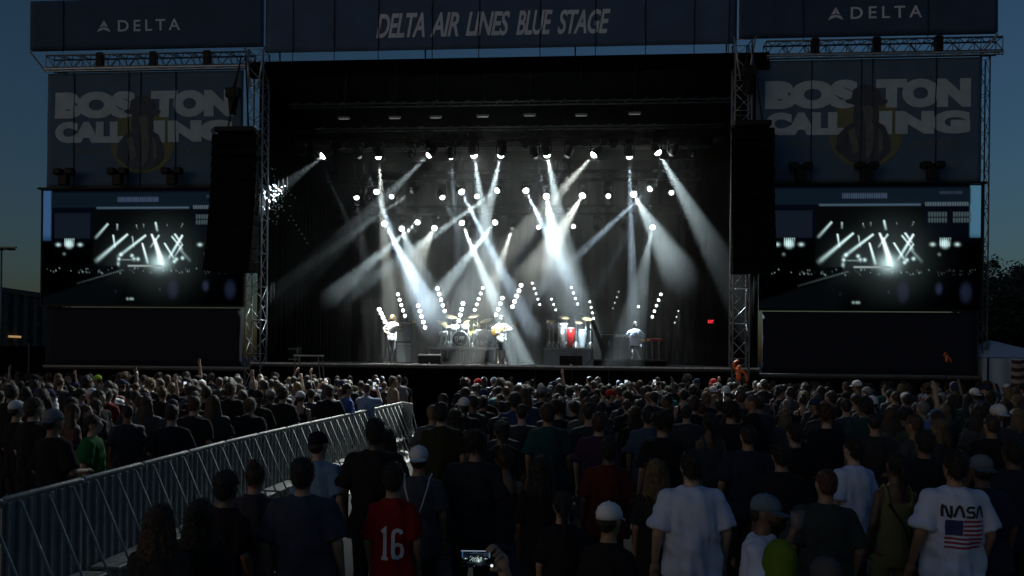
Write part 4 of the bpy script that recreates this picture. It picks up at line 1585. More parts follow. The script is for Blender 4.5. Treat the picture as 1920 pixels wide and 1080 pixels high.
# ---- the raised phone and the hand that holds it
PH = at(895, 1048, CAM.y + FOCAL / 400 * 1.0)
PH = CAM + ray(895, 1048) * (FOCAL / 400)
ph = empty("phone", PH, YAW)
tag(ph, "phone held sideways, its bright screen showing the stage", "phone")
link("case", MB().box((-.077, -.001, -.041), (.077, .010, .041), .004).mesh("case", M_BLACK), ph)
link("display", picture_mesh(-.072, .060, -.036, .036, -.0035, (0, 0, 0), ms), ph)
mdim = emit_mat("phone_button", (.9, .95, 1), .9, 'NONE')
link("shutter_button", MB().lathe([(.007, 0), (.007, .0012)], (.068, -.0036, -.030), (0, -1, 0), 12).mesh("shutter_button", mdim), ph)
wmat = emit_mat("phone_bar", (.55, .65, .85), .35, 'NONE')
link("menu_bar", MB().box((-.076, -.0038, .036), (.062, -.0025, .040)).mesh("menu_bar", wmat), ph)

# its owner: a short figure mostly below the frame, right hand closed round the phone
hp = spot_at(985, FOCAL / 400 - .30)
hs = .73
pl = Matrix.Rotation(-YAW, 3, 'Z') @ (PH - hp) / hs       # the phone in the owner's own measure


def grip(mb):
    """fingers curl over the phone's right end from behind, thumb on the front"""
    T = lambda p: pl + V(p) / hs
    r = 1 / hs
    mb.ell(T((.105, .045, -.025)), (.045 * r, .024 * r, .050 * r), 14, 10)
    mb.cap(T((.115, .05, -.045)), T((.15, .075, -.15)), .030 * r, .030 * r)
    for i, (x, z, L) in enumerate(((.058, .046, 1.0), (.075, .040, .95), (.090, .022, .85), (.098, .0, .7))):
        a = T((.095, .035, -.005 + .006 * i))
        b = T((x + .012, .026, z + .012))
        c = T((x, .004, z + .010 if i < 2 else z + .004))
        d = T((x - .014 * L, -.012, z - .004))
        mb.cap(a, b, .0105 * r, .0098 * r)
        mb.cap(b, c, .0098 * r, .009 * r)
        mb.cap(c, d, .009 * r, .0075 * r)
    mb.cap(T((.10, .03, -.05)), T((.088, .002, -.052)), .013 * r, .011 * r)
    mb.cap(T((.088, .002, -.052)), T((.066, -.010, -.047)), .011 * r, .009 * r)


wr = pl + V((.15, .075, -.15)) / hs
Pown = pose(sw=.155, girth=.86, el_r=V((.27, .02, 1.20)), wr_r=wr, el_l=V((-.2, .05, 1.15)), wr_l=V((-.12, .2, 1.0)))
own = bpy.data.objects.new("person", body_mesh(Pown, "body", .0065, grip))
col.objects.link(own)
own.rotation_euler = (0, 0, YAW)
own.scale = (hs, hs, hs)
own.location = (hp.x, hp.y, 0)
own.color = (.42, .27, .2, 1)
tag(own, "short person below the frame edge holding up the phone", "person", "concert goers standing close to the camera")
w = link("shirt", shirt_mesh(Pown, "tee", 6), own)
w.color = (.02, .02, .03, 1)
w = link("trousers", LEGS["slim"], own)
w.color = (.02, .02, .03, 1)
w = link("hair", HAIR["short"], own)
w.color = (*HAIRC["dark"], 1)
NEAR.append((hp.x, hp.y))

# ------------------------------------------------------------------ crowd barrier
def cam_xy(X, D):
    p = CAM + RGT * X + FWD * D
    return V((p.x, p.y, 0))


BAR = [(-3.86, 3.9), (-3.80, 5.93), (-3.60, 10.5), (-2.66, 19.4)]


def bar_x(D):
    for (x0, d0), (x1, d1) in zip(BAR, BAR[1:]):
        if D <= d1:
            return x0 + (x1 - x0) * (D - d0) / (d1 - d0)
    return BAR[-1][0]


pts = []
D = 3.9
while D < 19.5:
    pts.append(cam_xy(bar_x(D), D))
    D += 1.035
BH = 1.2
PANEL = {}


def panel_parts(root):
    """one metre of stage barrier: sheet with ribs, rails, raking stays, tread; local x along the run, +y the guard side"""
    if not PANEL:
        PANEL["top_rail"] = MB().path([(-.51, 0, BH - .05), (-.50, 0, BH - .012), (-.47, 0, BH), (.47, 0, BH), (.50, 0, BH - .012), (.51, 0, BH - .05)], .024, 8).mesh("top_rail", M_GALV, True)
        PANEL["sheet"] = MB().box((-.5, -.012, .06), (.5, -.004, BH - .03)).mesh("sheet", M_GALV)
        PANEL["rib"] = MB().box((-.012, -.003, .06), (.012, .026, BH - .03), .003).mesh("rib", M_GALV)
        PANEL["lower_rail"] = MB().box((-.5, .002, .10), (.5, .04, .14)).mesh("lower_rail", M_GALV)
        PANEL["stay"] = MB().tube((0, .03, BH - .04), (0, .52, .03), .0125, n=6).mesh("stay", M_GALV, True)
        PANEL["tread"] = MB().box((-.44, .035, .395), (.44, .30, .42), .004).mesh("tread", M_GALV)
        PANEL["tread_bracket"] = MB().tube((0, .03, .2), (0, .28, .39), .014, n=6).mesh("tread_bracket", M_GALV, True)
        PANEL["foot_plate"] = MB().box((-.47, -.02, .004), (.47, .62, .02)).mesh("foot_plate", M_GALV)
    link("top_rail", PANEL["top_rail"], root)
    link("sheet", PANEL["sheet"], root)
    link("lower_rail", PANEL["lower_rail"], root)
    for i in range(8):
        link("rib", PANEL["rib"], root, (-.455 + i * .13, 0, 0))
    for x in (-.335, 0, .335):
        link("stay", PANEL["stay"], root, (x, 0, 0))
    link("tread", PANEL["tread"], root)
    for x in (-.3, .3):
        link("tread_bracket", PANEL["tread_bracket"], root, (x, 0, 0))
    link("foot_plate", PANEL["foot_plate"], root)


ordn = ["first", "second", "third", "fourth", "fifth", "sixth", "seventh", "eighth", "ninth", "tenth", "eleventh", "twelfth", "thirteenth", "fourteenth", "fifteenth", "sixteenth", "seventeenth"]
proto = None
for i, (a, b) in enumerate(zip(pts, pts[1:])):
    mid, d = (a + b) / 2, (b - a)
    # local +y must point to the camera's right
    ang = math.atan2(-d.y, -d.x)
    if proto is None:
        e = empty("crowd_barrier", mid, ang)
        panel_parts(e)
        proto = e
    else:
        e = copy_tree(proto)
        e.location = mid
        e.rotation_euler = (0, 0, ang)
    e.scale = (d.length / 1.02, 1, 1)
    tag(e, f"grey steel barrier panel with raking stays, {ordn[i]} from the near end", "crowd barrier", "steel barrier panels dividing the crowd")
e = copy_tree(proto)
a = pts[-1]
b = a + V((.28, -.95, 0)).normalized() * .1
q = cam_xy(-2.32, 18.75)
e.location = (a + q) / 2 + V((0, 0, 0))
dd = q - a
e.rotation_euler = (0, 0, math.atan2(dd.y, dd.x))
e.scale = (dd.length / 1.02, .6, 1)
tag(e, "grey steel end panel folded back at the far end of the barrier run", "crowd barrier", "steel barrier panels dividing the crowd")

# ------------------------------------------------------------------ the crowd
SHIRTS = [("black tee", (.012, .012, .015), 44), ("navy tee", (.016, .024, .055), 16), ("charcoal tee", (.035, .038, .045), 14), ("white tee", (.60, .62, .66), 7), ("grey tee", (.14, .15, .17), 7),
          ("blue shirt", (.15, .24, .40), 3), ("teal tee", (.03, .16, .17), 2), ("green tee", (.012, .07, .03), 6), ("red tee", (.26, .01, .015), 4), ("olive shirt", (.07, .08, .035), 4),
          ("maroon tee", (.07, .01, .02), 4), ("purple top", (.07, .04, .12), 2), ("tan shirt", (.25, .19, .12), 3)]
SW_ = [s[2] for s in SHIRTS]
CAPS = [("white cap", (.62, .64, .68)), ("black cap", (.015, .015, .018)), ("red cap", (.40, .03, .02)), ("navy cap", (.02, .03, .08)), ("grey cap", (.2, .21, .23))]
PTX = {"down": "", "wide": "", "slim": "", "front": ", arms folded", "cheer": ", arm raised", "slimup": ", arm raised", "bothup": ", both arms raised", "film": ", filming"}


def zone(px, X, D):
    if X < bar_x(min(D, 19.4)):
        side = bar_x(min(D, 19.4)) - X
        if side < 1.0 and D < 19:
            return "at the barrier's " + ("near part" if D < 9.5 else "middle" if D < 14 else "far end")
        if px < 110:
            z = "under the left frame edge"
        elif px < 240:
            z = "under left screen's outer half"
        elif px < 400:
            z = "under left screen's inner half"
        elif px < 520:
            z = "under the left tower"
        else:
            z = "under the guitarist"
    else:
        z = None
        for a, n in ((800, "under the guitarist"), (905, "under the drum kit"), (985, "under the singer"), (1060, "right of the singer"), (1130, "under the percussion"), (1215, "under the keyboards"), (1300, "right of the keyboards"),
                     (1410, "under the right tower"), (1530, "under right screen's inner end"), (1680, "under right screen's middle"), (1830, "under right screen's outer end"), (9999, "before the white tent")):
            if px < a:
                z = n
                break
    return z + (", nearer rows" if D < 10.5 else ", middle rows" if D < 15 else ", farther rows" if D < 19 else ", front rows")


PHONES = []


def crowd_person(X, D, h=None, ps=None, hair=None, hairc=None, shirt=None, cap=None, label=None, face=None):
    px = 960 + FOCAL * X / D
    loc = cam_xy(X, D)
    up = D > 13
    if ps is None:
        ps = rnd.choices(["down", "wide", "slim", "front", "cheer", "slimup", "bothup", "film"], [30, 16, 26, 10, 3 if up else 0, 3 if up else 0, .7 if up else 0, 4 if up else .5])[0]
    slim = ps.startswith("slim")
    if hair is None:
        hair = rnd.choices(["long", "pony", "bun", "short", "cap"], [40, 20, 10, 20, 8])[0] if slim else rnd.choices(["short", "crop", "bushy", "cap", "backcap", "hood"], [44, 18, 10, 17, 9, 2])[0]
    if hairc is None:
        hairc = rnd.choices(["dark", "brown", "blond", "grey", "red"], [48, 30, 14, 4, 4])[0]
    if shirt is None:
        nm, c, _ = rnd.choices(SHIRTS, SW_)[0]
        while D < 15 and nm in ('white tee', 'tan shirt', 'blue shirt'):
            nm, c, _ = rnd.choices(SHIRTS, SW_)[0]
    else:
        nm, c = shirt
    capn, capc = cap or rnd.choices(CAPS, [30, 30, 8, 16, 16])[0]
    if h is None:
        h = rnd.gauss(1.64, .05) if slim else rnd.gauss(1.75, .06)
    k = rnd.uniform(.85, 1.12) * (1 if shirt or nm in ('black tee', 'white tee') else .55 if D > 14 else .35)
    style = "tank" if slim and rnd.random() < .3 else "tee"
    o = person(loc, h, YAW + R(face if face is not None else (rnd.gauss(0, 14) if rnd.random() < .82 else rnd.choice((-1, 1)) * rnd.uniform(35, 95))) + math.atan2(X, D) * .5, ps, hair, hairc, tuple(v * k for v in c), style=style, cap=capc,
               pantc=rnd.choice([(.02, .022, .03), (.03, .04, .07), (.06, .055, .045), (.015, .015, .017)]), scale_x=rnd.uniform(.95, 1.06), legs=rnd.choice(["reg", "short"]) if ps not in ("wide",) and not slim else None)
    hw = {"short": hairc + " haired", "crop": "crop haired " + hairc, "bushy": "bushy " + hairc + " haired", "long": "long " + hairc + " haired", "pony": hairc + " ponytailed", "bun": hairc + " bun haired",
          "cap": capn + "ped", "backcap": "backwards " + capn + "ped", "hood": "hooded"}[hair]
    hw = hw.replace("crop haired dark", "dark crop haired").replace("crop haired brown", "brown crop haired").replace("crop haired blond", "blond crop haired").replace("crop haired grey", "grey crop haired").replace("crop haired red", "red crop haired")
    tag(o, label or f"{hw} person in {nm}{PTX[ps]}, {zone(px, X, D)}", "person", "concert crowd before the stage")
    if ps == "film":
        PHONES.append(o)
    return o


TAKEN = []
# people the photograph lets one pick out
for px, s, kw in ((655, 96, dict(ps="down", hair="short", hairc="dark", shirt=("royal blue tee", (.06, .11, .30)), h=1.78, label="dark haired person in royal blue tee beyond the barrier's far part")),
                  (617, 100, dict(ps="wide", hair="short", hairc="dark", shirt=("black tee", (.012, .012, .014)), h=1.76, label="broad dark haired person in black tee beside the royal blue tee")),
                  (566, 104, dict(ps="slim", hair="cap", cap=("white cap", (.62, .64, .68)), shirt=("navy tee", (.016, .024, .05)), h=1.66, label="white capped person left of the broad black tee beyond the barrier")),
                  (738, 75, dict(ps="down", hair="short", hairc="dark", shirt=("tan shirt", (.2, .15, .1)), h=1.82, face=-60, label="person turned right at the far end corner of the barrier")),
                  (688, 90, dict(ps="film", hair="crop", hairc="brown", shirt=("pale blue tee", (.25, .3, .42)), h=1.74, label="pale blue shirted person filming beyond the barrier's far end")),
                  (880, 74, dict(ps="down", hair="cap", cap=("red cap", (.45, .04, .015)), shirt=("black tee", (.012, .012, .015)), h=1.78, label="red capped person under the drum kit, one of two red caps")),
                  (896, 73, dict(ps="down", hair="cap", cap=("red cap", (.42, .03, .015)), shirt=("charcoal tee", (.03, .03, .035)), h=1.77, label="red capped person on the singer's side of the two red caps")),
                  (1255, 88, dict(ps="down", hair="short", hairc="brown", shirt=("teal tee", (.04, .26, .27)), h=1.74, label="person in bright teal tee right of the keyboards, middle of the crowd")),
                  (1075, 92, dict(ps="down", hair="short", hairc="dark", shirt=("white tee", (.6, .62, .66)), h=1.74, label="dark haired person in white tee with dark straps under the percussion")),
                  (175, 165, dict(ps="wide", hair="short", hairc="dark", shirt=("bright green jersey", (.012, .11, .03)), h=1.60, label="person in bright green jersey leaning low at the barrier's near part")),
                  (140, 120, dict(ps="slim", hair="pony", hairc="dark", shirt=("red tee", (.30, .012, .02)), h=1.62, label="dark ponytailed person in red tee behind the bright green jersey")),
                  (166, 112, dict(ps="down", hair="cap", cap=("white cap", (.62, .64, .68)), shirt=("black tee", (.012, .012, .015)), h=1.72, label="white capped person in black tee behind the red tee, left crowd")),
                  (182, 72, dict(ps="down", hair="cap", cap=("lime cap", (.30, .50, .04)), shirt=("black tee", (.012, .012, .015)), h=1.74, label="lime green capped person far back under the left screen")),
                  (1725, 128, dict(ps="cheer", hair="crop", hairc="grey", shirt=("light blue shirt", (.15, .22, .40)), h=1.74, label="grey crop haired person in light blue with one arm raised, right crowd")),
                  (1645, 118, dict(ps="wide", hair="backcap", cap=("white cap", (.62, .64, .68)), shirt=("black tee", (.012, .012, .015)), h=1.76, label="broad backwards white capped person in black under the right screen")),
                  (1365, 150, dict(ps="wide", hair="bushy", hairc="dark", shirt=("black tee", (.014, .014, .02)), h=1.78, label="bushy dark haired person in black in the middle of the right crowd")),
                  (965, 128, dict(ps="down", hair="short", hairc="dark", shirt=("deep blue shirt", (.03, .06, .16)), h=1.80, label="tall person in deep blue shirt under the singer, middle of the crowd")),
                  (1110, 170, dict(ps="down", hair="short", hairc="brown", shirt=("plum shirt", (.05, .02, .05)), h=1.72, label="brown haired person in plum shirt behind the white ball cap")),
                  (1215, 155, dict(ps="down", hair="short", hairc="dark", shirt=("steel blue plaid shirt", (.05, .09, .14)), h=1.74, label="person in steel blue shirt behind the long fair hair")),
                  (850, 150, dict(ps="slim", hair="long", hairc="dark", shirt=("dark blue top", (.02, .03, .08)), h=1.66, label="long dark haired person in dark blue beyond the drawstring bag"))):
    D = FOCAL / s
    X = (px - 960) / FOCAL * D
    crowd_person(X, D, **kw)
    TAKEN.append((X, D))

near_xd = []
for x, y in NEAR:
    v = V((x, y, 0)) - V((CAM.x, CAM.y, 0))
    near_xd.append((v.dot(RGT), v.dot(FWD)))


def free(X, D, r):
    return all((X - a) ** 2 + (D - b) ** 2 > r * r for a, b in TAKEN) and all((X - a) ** 2 + (D - b) ** 2 > .5 for a, b in near_xd)


def spots(n, d0, d1, r, tries=40000):
    out = []
    t = 0
    while len(out) < n and t < tries:
        t += 1
        D = d0 + (d1 - d0) * rnd.random() ** .85
        X = rnd.uniform(-.66, .66) * D + rnd.uniform(-.3, .3)
        bx = bar_x(min(D, 19.4))
        if X < bx:
            if X > bx - .42 or D < 7.2:
                continue
        else:
            lim = -1.05 if D > 9.5 else -1.2
            if X < lim:
                continue
            if D < 7.9 and X < .9:
                continue
        rr = r * (1.0 + .15 * (D < 12))
        if not free(X, D, rr):
            continue
        TAKEN.append((X, D))
        out.append((X, D))
    return out


for X, D in sorted(spots(236, 7.3, 23.4, .62), key=lambda t: t[1]):
    crowd_person(X, D)

# people who would read alike are told apart by which stands nearer
same = {}
for o in scene.objects:
    if o.name.startswith("person") and o.get("label"):
        same.setdefault(o["label"], []).append(o)
for lab, os_ in same.items():
    if len(os_) > 1:
        os_.sort(key=lambda q: (q.location - CAM).dot(FWD))
        for q, wd in zip(os_, ("nearer", "farther") if len(os_) == 2 else ("nearest", "middle", "farthest") if len(os_) == 3 else ()):
            q["label"] = wd + " " + lab

# phones in the raised hands of people who film
mphone = emit_mat("crowd_phone_screen", (.75, .88, 1), .8, 'NONE')
phm = MB().box((-.04, -.004, -.078), (.04, .006, .078), .003).mesh("case", M_BLACK)
phs = MB().box((-.036, -.0065, -.072), (.036, -.0045, .072)).mesh("display", mphone)
for o in PHONES:
    p = o.matrix_basis @ V((0, .41, 1.70))
    e = empty("phone", p, o.rotation_euler.z)
    link("case", phm, e)
    link("display", phs, e)
    tag(e, "lit phone raised by " + o["label"].split(", filming")[0].split(" beyond")[0].replace(" filming", "") + ", " + o["label"].split(", ", 1)[-1].replace("filming, ", "").split(",")[0] if "," in o["label"] else "phone with lit screen raised by the pale blue shirted person at the barrier", "phone", "phones raised in the crowd")

# the mass that stands packed between them, farther off than anyone could be counted
tmpl = []
LOWHAIR = {k: hair_mesh(k, 1, .024) for k in ("short", "long", "crop")}
for ps in ("down", "wide", "slim", "front"):
    P = POSES[ps]
    tb, ts = body_mesh(P, "t", .034), shirt_mesh(P, "tee", 2, .034)
    for hk in ("short", "long", "crop"):
        th = LOWHAIR[hk]
        parts = []
        for me, kind in ((tb, 0), (ts, 1), (th, 2)):
            co = np.empty(len(me.vertices) * 3)
            me.vertices.foreach_get("co", co)
            me.calc_loop_triangles()
            tr = np.empty(len(me.loop_triangles) * 3, np.int32)
            me.loop_triangles.foreach_get("vertices", tr)
            parts.append((co.reshape(-1, 3), tr.reshape(-1, 3), kind))
        tmpl.append(parts)
allv, allf, allc, base = [], [], [], 0
mass = spots(270, 9.5, 24.3, .46, 90000)
for X, D in mass:
    c0 = cam_xy(X, D)
    parts = rnd.choice(tmpl)
    a = YAW + R(rnd.gauss(0, 18))
    s = rnd.gauss(1.70, .06) / 1.752
    rot = np.array([[math.cos(a), -math.sin(a), 0], [math.sin(a), math.cos(a), 0], [0, 0, 1]])
    sk = rnd.choice(SKINS)
    sc_ = rnd.choices(SHIRTS, SW_)[0][1]
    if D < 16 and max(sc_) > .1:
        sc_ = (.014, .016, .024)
    hc = HAIRC[rnd.choices(["dark", "brown", "blond"], [5, 3, 1])[0]]
    for co, tr, kind in parts:
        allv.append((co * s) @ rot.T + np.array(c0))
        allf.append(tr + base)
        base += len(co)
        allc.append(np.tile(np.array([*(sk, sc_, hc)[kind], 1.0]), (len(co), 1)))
vv, ff, cc = np.concatenate(allv), np.concatenate(allf), np.concatenate(allc)
me = bpy.data.meshes.new("crowd")
me.vertices.add(len(vv))
me.vertices.foreach_set("co", vv.astype(np.float32).ravel())
me.loops.add(len(ff) * 3)
me.loops.foreach_set("vertex_index", ff.astype(np.int32).ravel())
me.polygons.add(len(ff))
me.polygons.foreach_set("loop_start", np.arange(0, len(ff) * 3, 3, dtype=np.int32))
me.update(calc_edges=True)
me.polygons.foreach_set("use_smooth", np.ones(len(ff), bool))
at_ = me.color_attributes.new("cloth", 'FLOAT_COLOR', 'POINT')
at_.data.foreach_set("color", cc.astype(np.float32).ravel())
mm = bpy.data.materials.new("crowd_mixed_cloth")
mm.use_nodes = True
vc = mm.node_tree.nodes.new("ShaderNodeVertexColor")
vc.layer_name = "cloth"
bs = mm.node_tree.nodes["Principled BSDF"]
bs.inputs["Roughness"].default_value = .7
mm.node_tree.links.new(vc.outputs[0], bs.inputs["Base Color"])
me.materials.append(mm)
co_ = link("crowd", me)
tag(co_, "packed mass of concert goers filling in the rows before the stage", "crowd", kind="stuff")

# ------------------------------------------------------------------ band and equipment
def seated(**k):
    return pose(kn_l=V((-.15, .40, .84)), an_l=V((-.17, .42, .46)), kn_r=V((.15, .40, .84)), an_r=V((.17, .42, .46)), **k)


def performer(px, py, y, z, face, P, hair, hairc, shirtc, pantc, label, lstyle="long", style="tee", h=1.78, skin=None):
    p = at(px, py, y)
    b = bpy.data.objects.new("person", body_mesh(P, "body", .015))
    col.objects.link(b)
    b.location = (p.x, y, z)
    s = h / 1.752
    b.scale = (s, s, s)
    b.rotation_euler = (0, 0, R(face))
    b.color = (*(skin or SKINS[1]), 1)
    o = link("shirt", shirt_mesh(P, style, 5, .016), b)
    o.color = (*shirtc, 1)
    o = link("trousers", legs_mesh(P, lstyle), b)
    o.color = (*pantc, 1)
    o = link("hair", HAIR[hair], b)
    o.color = (*HAIRC[hairc], 1)
    tag(b, label, "person", "musicians on the stage")
    return b


PG = pose(el_l=V((-.30, .04, 1.16)), wr_l=V((-.40, .24, 1.20)), el_r=V((.30, -.02, 1.16)), wr_r=V((.10, .22, 1.06)))
gt = performer(735, 682, 3.2, DECK, 176, PG, "long", "blond", (.32, .36, .38), (.05, .055, .07), "long fair haired guitarist in grey shirt at the left of the stage", h=1.82)
PS = pose(el_l=V((-.36, .06, 1.20)), wr_l=V((-.42, .26, 1.24)), el_r=V((.36, .0, 1.22)), wr_r=V((.10, .23, 1.08)), kn_l=V((-.13, .04, .5)), an_l=V((-.15, 0, .09)))
sg = performer(940, 680, 3.3, DECK, 180, PS, "short", "dark", (.80, .80, .80), (.015, .015, .02), "singer in white shirt and dark shorts playing guitar at centre stage", "shorts", h=1.80)
PD = seated(el_l=V((-.34, .12, 1.18)), wr_l=V((-.22, .38, 1.22)), el_r=V((.36, .10, 1.28)), wr_r=V((.28, .34, 1.46)), sh_r=.02)
RZ = at(862, 652, 6.0).z
dr = performer(884, 640, 7.1, RZ - .32, 180, PD, "bushy", "blond", (.40, .44, .10), (.02, .02, .03), "fair haired drummer in yellow green shirt behind the drum kit", h=1.78)
PK = seated(el_l=V((-.34, .18, 1.20)), wr_l=V((-.42, .40, 1.12)), el_r=V((.34, .18, 1.20)), wr_r=V((.40, .40, 1.08)))
KZ = at(1180, 674, 3.0).z
ky = performer(1190, 665, 3.2, KZ - .36, -6, PK, "short", "brown", (.62, .70, .86), (.55, .58, .62), "keyboard player in pale blue shirt seated with back to the crowd", "shorts", h=1.74)
PP = pose(el_l=V((-.32, .12, 1.20)), wr_l=V((-.24, .36, 1.14)), el_r=V((.32, .12, 1.22)), wr_r=V((.24, .36, 1.18)))
PRZ = at(1060, 652, 6.2).z
pp = performer(1088, 640, 7.4, PRZ, 180, PP, "short", "dark", (.12, .13, .14), (.02, .02, .03), "percussionist in dark shirt half hidden behind the percussion rack", h=1.72, skin=SKINS[4])


def guitar(px, py, y, body_col, label, flip=1):
    p = at(px, py, y)
    e = empty("electric_guitar", p)
    tag(e, label, "guitar", "guitars played on the stage")
    d = V((.94 * flip, 0, .34)).normalized()
    mb = MB(p)
    for c, r in ((p - d * .10, .155), (p + d * .08, .115)):
        mb.ell(c, (r, .028, r * .95), 18, 10)
    mb.ell(p + V((flip * .16, 0, .12)), (.05, .022, .035))
    mb.ell(p + V((flip * .18, 0, -.02)), (.05, .022, .035))
    me = remeshed("guitar_body", MB().add(mb.v, mb.f), .012, 2, body_col)
    link("guitar_body", me, e)
    MB(p).tube(p + d * .12 + V((0, -.02, 0)), p + d * .70 + V((0, -.02, 0)), .024, .018, 8).build("neck", M_WOOD, e, True)
    MB(p).box((p + d * .70).to_tuple(), (p + d * .84 + V((0, -.03, .06))).to_tuple()).build("headstock", M_WOOD, e)
    MB(p).box((p.x - .09, p.y - .036, p.z - .05), (p.x + .07, p.y - .029, p.z + .03)).build("pickguard", M_WHITE, e)


guitar(741, 617, 2.88, M_WHITE, "white electric guitar slung on the long haired guitarist")
guitar(934, 622, 2.96, M_WOOD, "honey coloured guitar hanging on the singer in white")


def tripod(mb, p, top, r=.012, spread=.28):
    p = V(p)
    mb.tube(p + V((0, 0, .25)), (p.x, p.y, top), r, n=6)
    for k in range(3):
        a = k * 2.1 + .4
        mb.tube(p + V((0, 0, .28)), p + V((spread * math.cos(a), spread * math.sin(a), .005)), r * .9, n=5)


# drum riser
ra, rb = at(801, 650, 5.2), at(930, 650, 5.2)
rz = ra.z
ro = V(((ra.x + rb.x) / 2, 6.4, DECK))
e = empty("drum_riser", ro)
tag(e, "low grey platform on slim legs under the drum kit", "platform", "risers on the stage")
MB(ro).box((ra.x, 5.2, rz - .10), (rb.x, 8.2, rz - .002), .01).build("platform_top", M_ALU, e)
for x in (ra.x + .06, (ra.x + rb.x) / 2 - .06, (ra.x + rb.x) / 2 + .06, rb.x - .06):
    for y in (5.27, 8.1):
        MB(ro).tube((x, y, DECK), (x, y, rz - .1), .03, n=8).build("leg", M_ALU, e, True)
RZ = rz

# drum kit
ko = V((at(862, 640, 5.8).x, 6.2, RZ))
kit = empty("drum_kit", ko)
tag(kit, "drum kit with black logo bass drum, chrome stands and bronze cymbals", "drum kit")
bc = at(862, 633, 5.7)
bc.z = RZ + .33
bd = MB(ko).lathe([(.31, 0), (.33, .02), (.33, .42), (.31, .44)], bc, (0, 1, 0), 28).build("bass_drum", M_CHROME, kit, True)
MB(ko).lathe([(.295, -.012), (.295, -.006)], bc, (0, 1, 0), 28).build("drum_head", M_BLACK, bd)
hoop = MB(ko)
hoop.path([bc + V((.32 * math.cos(t), -.012, .32 * math.sin(t))) for t in [i * 2 * math.pi / 24 for i in range(25)]], .02, 6)
hoop.build("hoop", M_CHROME, bd, True)
lg = MB(ko)


def scribble(pts, w):
    vs, fs = ribbon(pts, w, .02)
    lg.add([(bc.x + v.x, bc.y - .018, bc.z + v.y) for v in vs], fs)


scribble(arc(-.14, .02, .055, .06, 20, 330) + [(-.085, .08), (-.085, -.06)] + arc(-.13, -.08, .045, .05, 0, -200), .028)
scribble([(-.02, .07), (-.01, -.02), (.04, .06), (.08, -.02), (.11, .07)], .024)
scribble([(-.02, .085), (.20, .095)], .02)
scribble([(.14, -.02), (.15, .06), (.19, .06)], .022)
scribble([(-.10, -.20), (.10, -.20)], .03)
lg.build("logo_print", M_PRINT_W, bd)
for px, zz, rr, hh, yy, m_ in ((850, .78, .15, .22, 6.1, M_CHROME), (872, .80, .16, .24, 6.1, M_CHROME), (902, .52, .22, .40, 6.3, M_CHROME), (832, .56, .19, .16, 6.5, M_CHROME), (918, .50, .24, .42, 6.8, M_WHITE)):
    c = at(px, 630, yy)
    c.z = RZ + zz - hh / 2
    d = MB(ko).lathe([(rr, 0), (rr, hh)], c, (0, -.18, 1), 20).build("drum", m_, kit, True)
    MB(ko).lathe([(rr * .97, hh + .003), (rr * .97, hh + .008)], c, (0, -.18, 1), 20).build("drum_head", M_WHITE, d)
    leg = MB(ko)
    for k in range(3):
        a = k * 2.1
        leg.tube(c + V((rr * math.cos(a), rr * math.sin(a), 0)), (c.x + rr * 1.2 * math.cos(a), c.y + rr * 1.2 * math.sin(a), RZ + .003), .011, n=5)
    leg.build("drum_legs", M_CHROME, d)
for px, zz, rr, yy, tl in ((828, 1.02, .24, 6.3, .3), (846, 1.28, .26, 6.6, .25), (888, 1.3, .24, 6.7, -.2), (912, 1.12, .28, 6.4, -.3), (926, .95, .22, 6.9, -.2), (838, .86, .19, 6.0, .1)):
    c = at(px, 600, yy)
    c.z = RZ + zz
    st_ = MB(ko)
    tripod(st_, (c.x, yy, RZ), c.z + .04)
    so_ = st_.build("cymbal_stand", M_CHROME, kit, True)
    MB(ko).lathe([(.02, .025), (.05, .02), (rr * .6, .008), (rr, -.01), (rr, -.014), (rr * .6, .002), (.02, .012)], c, (tl, -.35, 1), 24).build("cymbal", M_BRONZE, so_, True)
st_ = MB(ko)
for px in (836, 856, 878, 895, 908):
    c = at(px, 640, 5.75)
    tripod(st_, (c.x, 5.75, RZ), RZ + rnd.uniform(.7, 1.3), .010, .18)
st_.build("microphone_stands", M_CHROME, kit, True)

# percussion on its own riser
ra, rb = at(1018, 652, 5.4), at(1082, 652, 5.4)
po = V(((ra.x + rb.x) / 2, 6.5, DECK))
e = empty("percussion_riser", po)
tag(e, "low grey platform under the percussion rack", "platform", "risers on the stage")
MB(po).box((ra.x, 5.4, ra.z - .1), (rb.x + .6, 8.2, ra.z - .003), .01).build("platform_top", M_ALU_DARK, e)
MB(po).box((ra.x + .03, 5.45, DECK), (rb.x + .55, 8.1, ra.z - .105)).build("skirt", M_ALU_DARK, e)
RPZ = ra.z
pk = empty("percussion_rack", V((po.x, po.y, RPZ)))
ko = pk.location.copy()
tag(pk, "percussion rack with a tall red conga, cymbals and hanging chrome chimes", "percussion")
for px, m_, r0, r1, hh, yy in ((1070, M_RED, .15, .11, .80, 5.75), (1054, M_ALU, .14, .10, .78, 6.1), (1092, M_AMP, .15, .11, .76, 6.2)):
    c = at(px, 640, yy)
    c.z = RPZ
    d = MB(ko).lathe([(r1 * .9, 0.003), (r1, .1), (r0 * 1.12, hh * .62), (r0, hh)], c, (0, 0, 1), 18).build("conga", m_, pk, True)
    MB(ko).lathe([(r0 * 1.05, hh - .03), (r0 * 1.05, hh + .01), (r0 * .98, hh + .012)], c, (0, 0, 1), 18).build("rim", M_CHROME, d, True)
rs2 = random.Random(4)
for px in (1030, 1038, 1047, 1062, 1080, 1098, 1107):
    c = at(px, 640, 6.0 + rs2.uniform(0, .8))
    m_ = MB(ko)
    tripod(m_, (c.x, c.y, RPZ), RPZ + rs2.uniform(.9, 1.35), .013, .2)
    m_.build("stand", M_CHROME, pk, True)
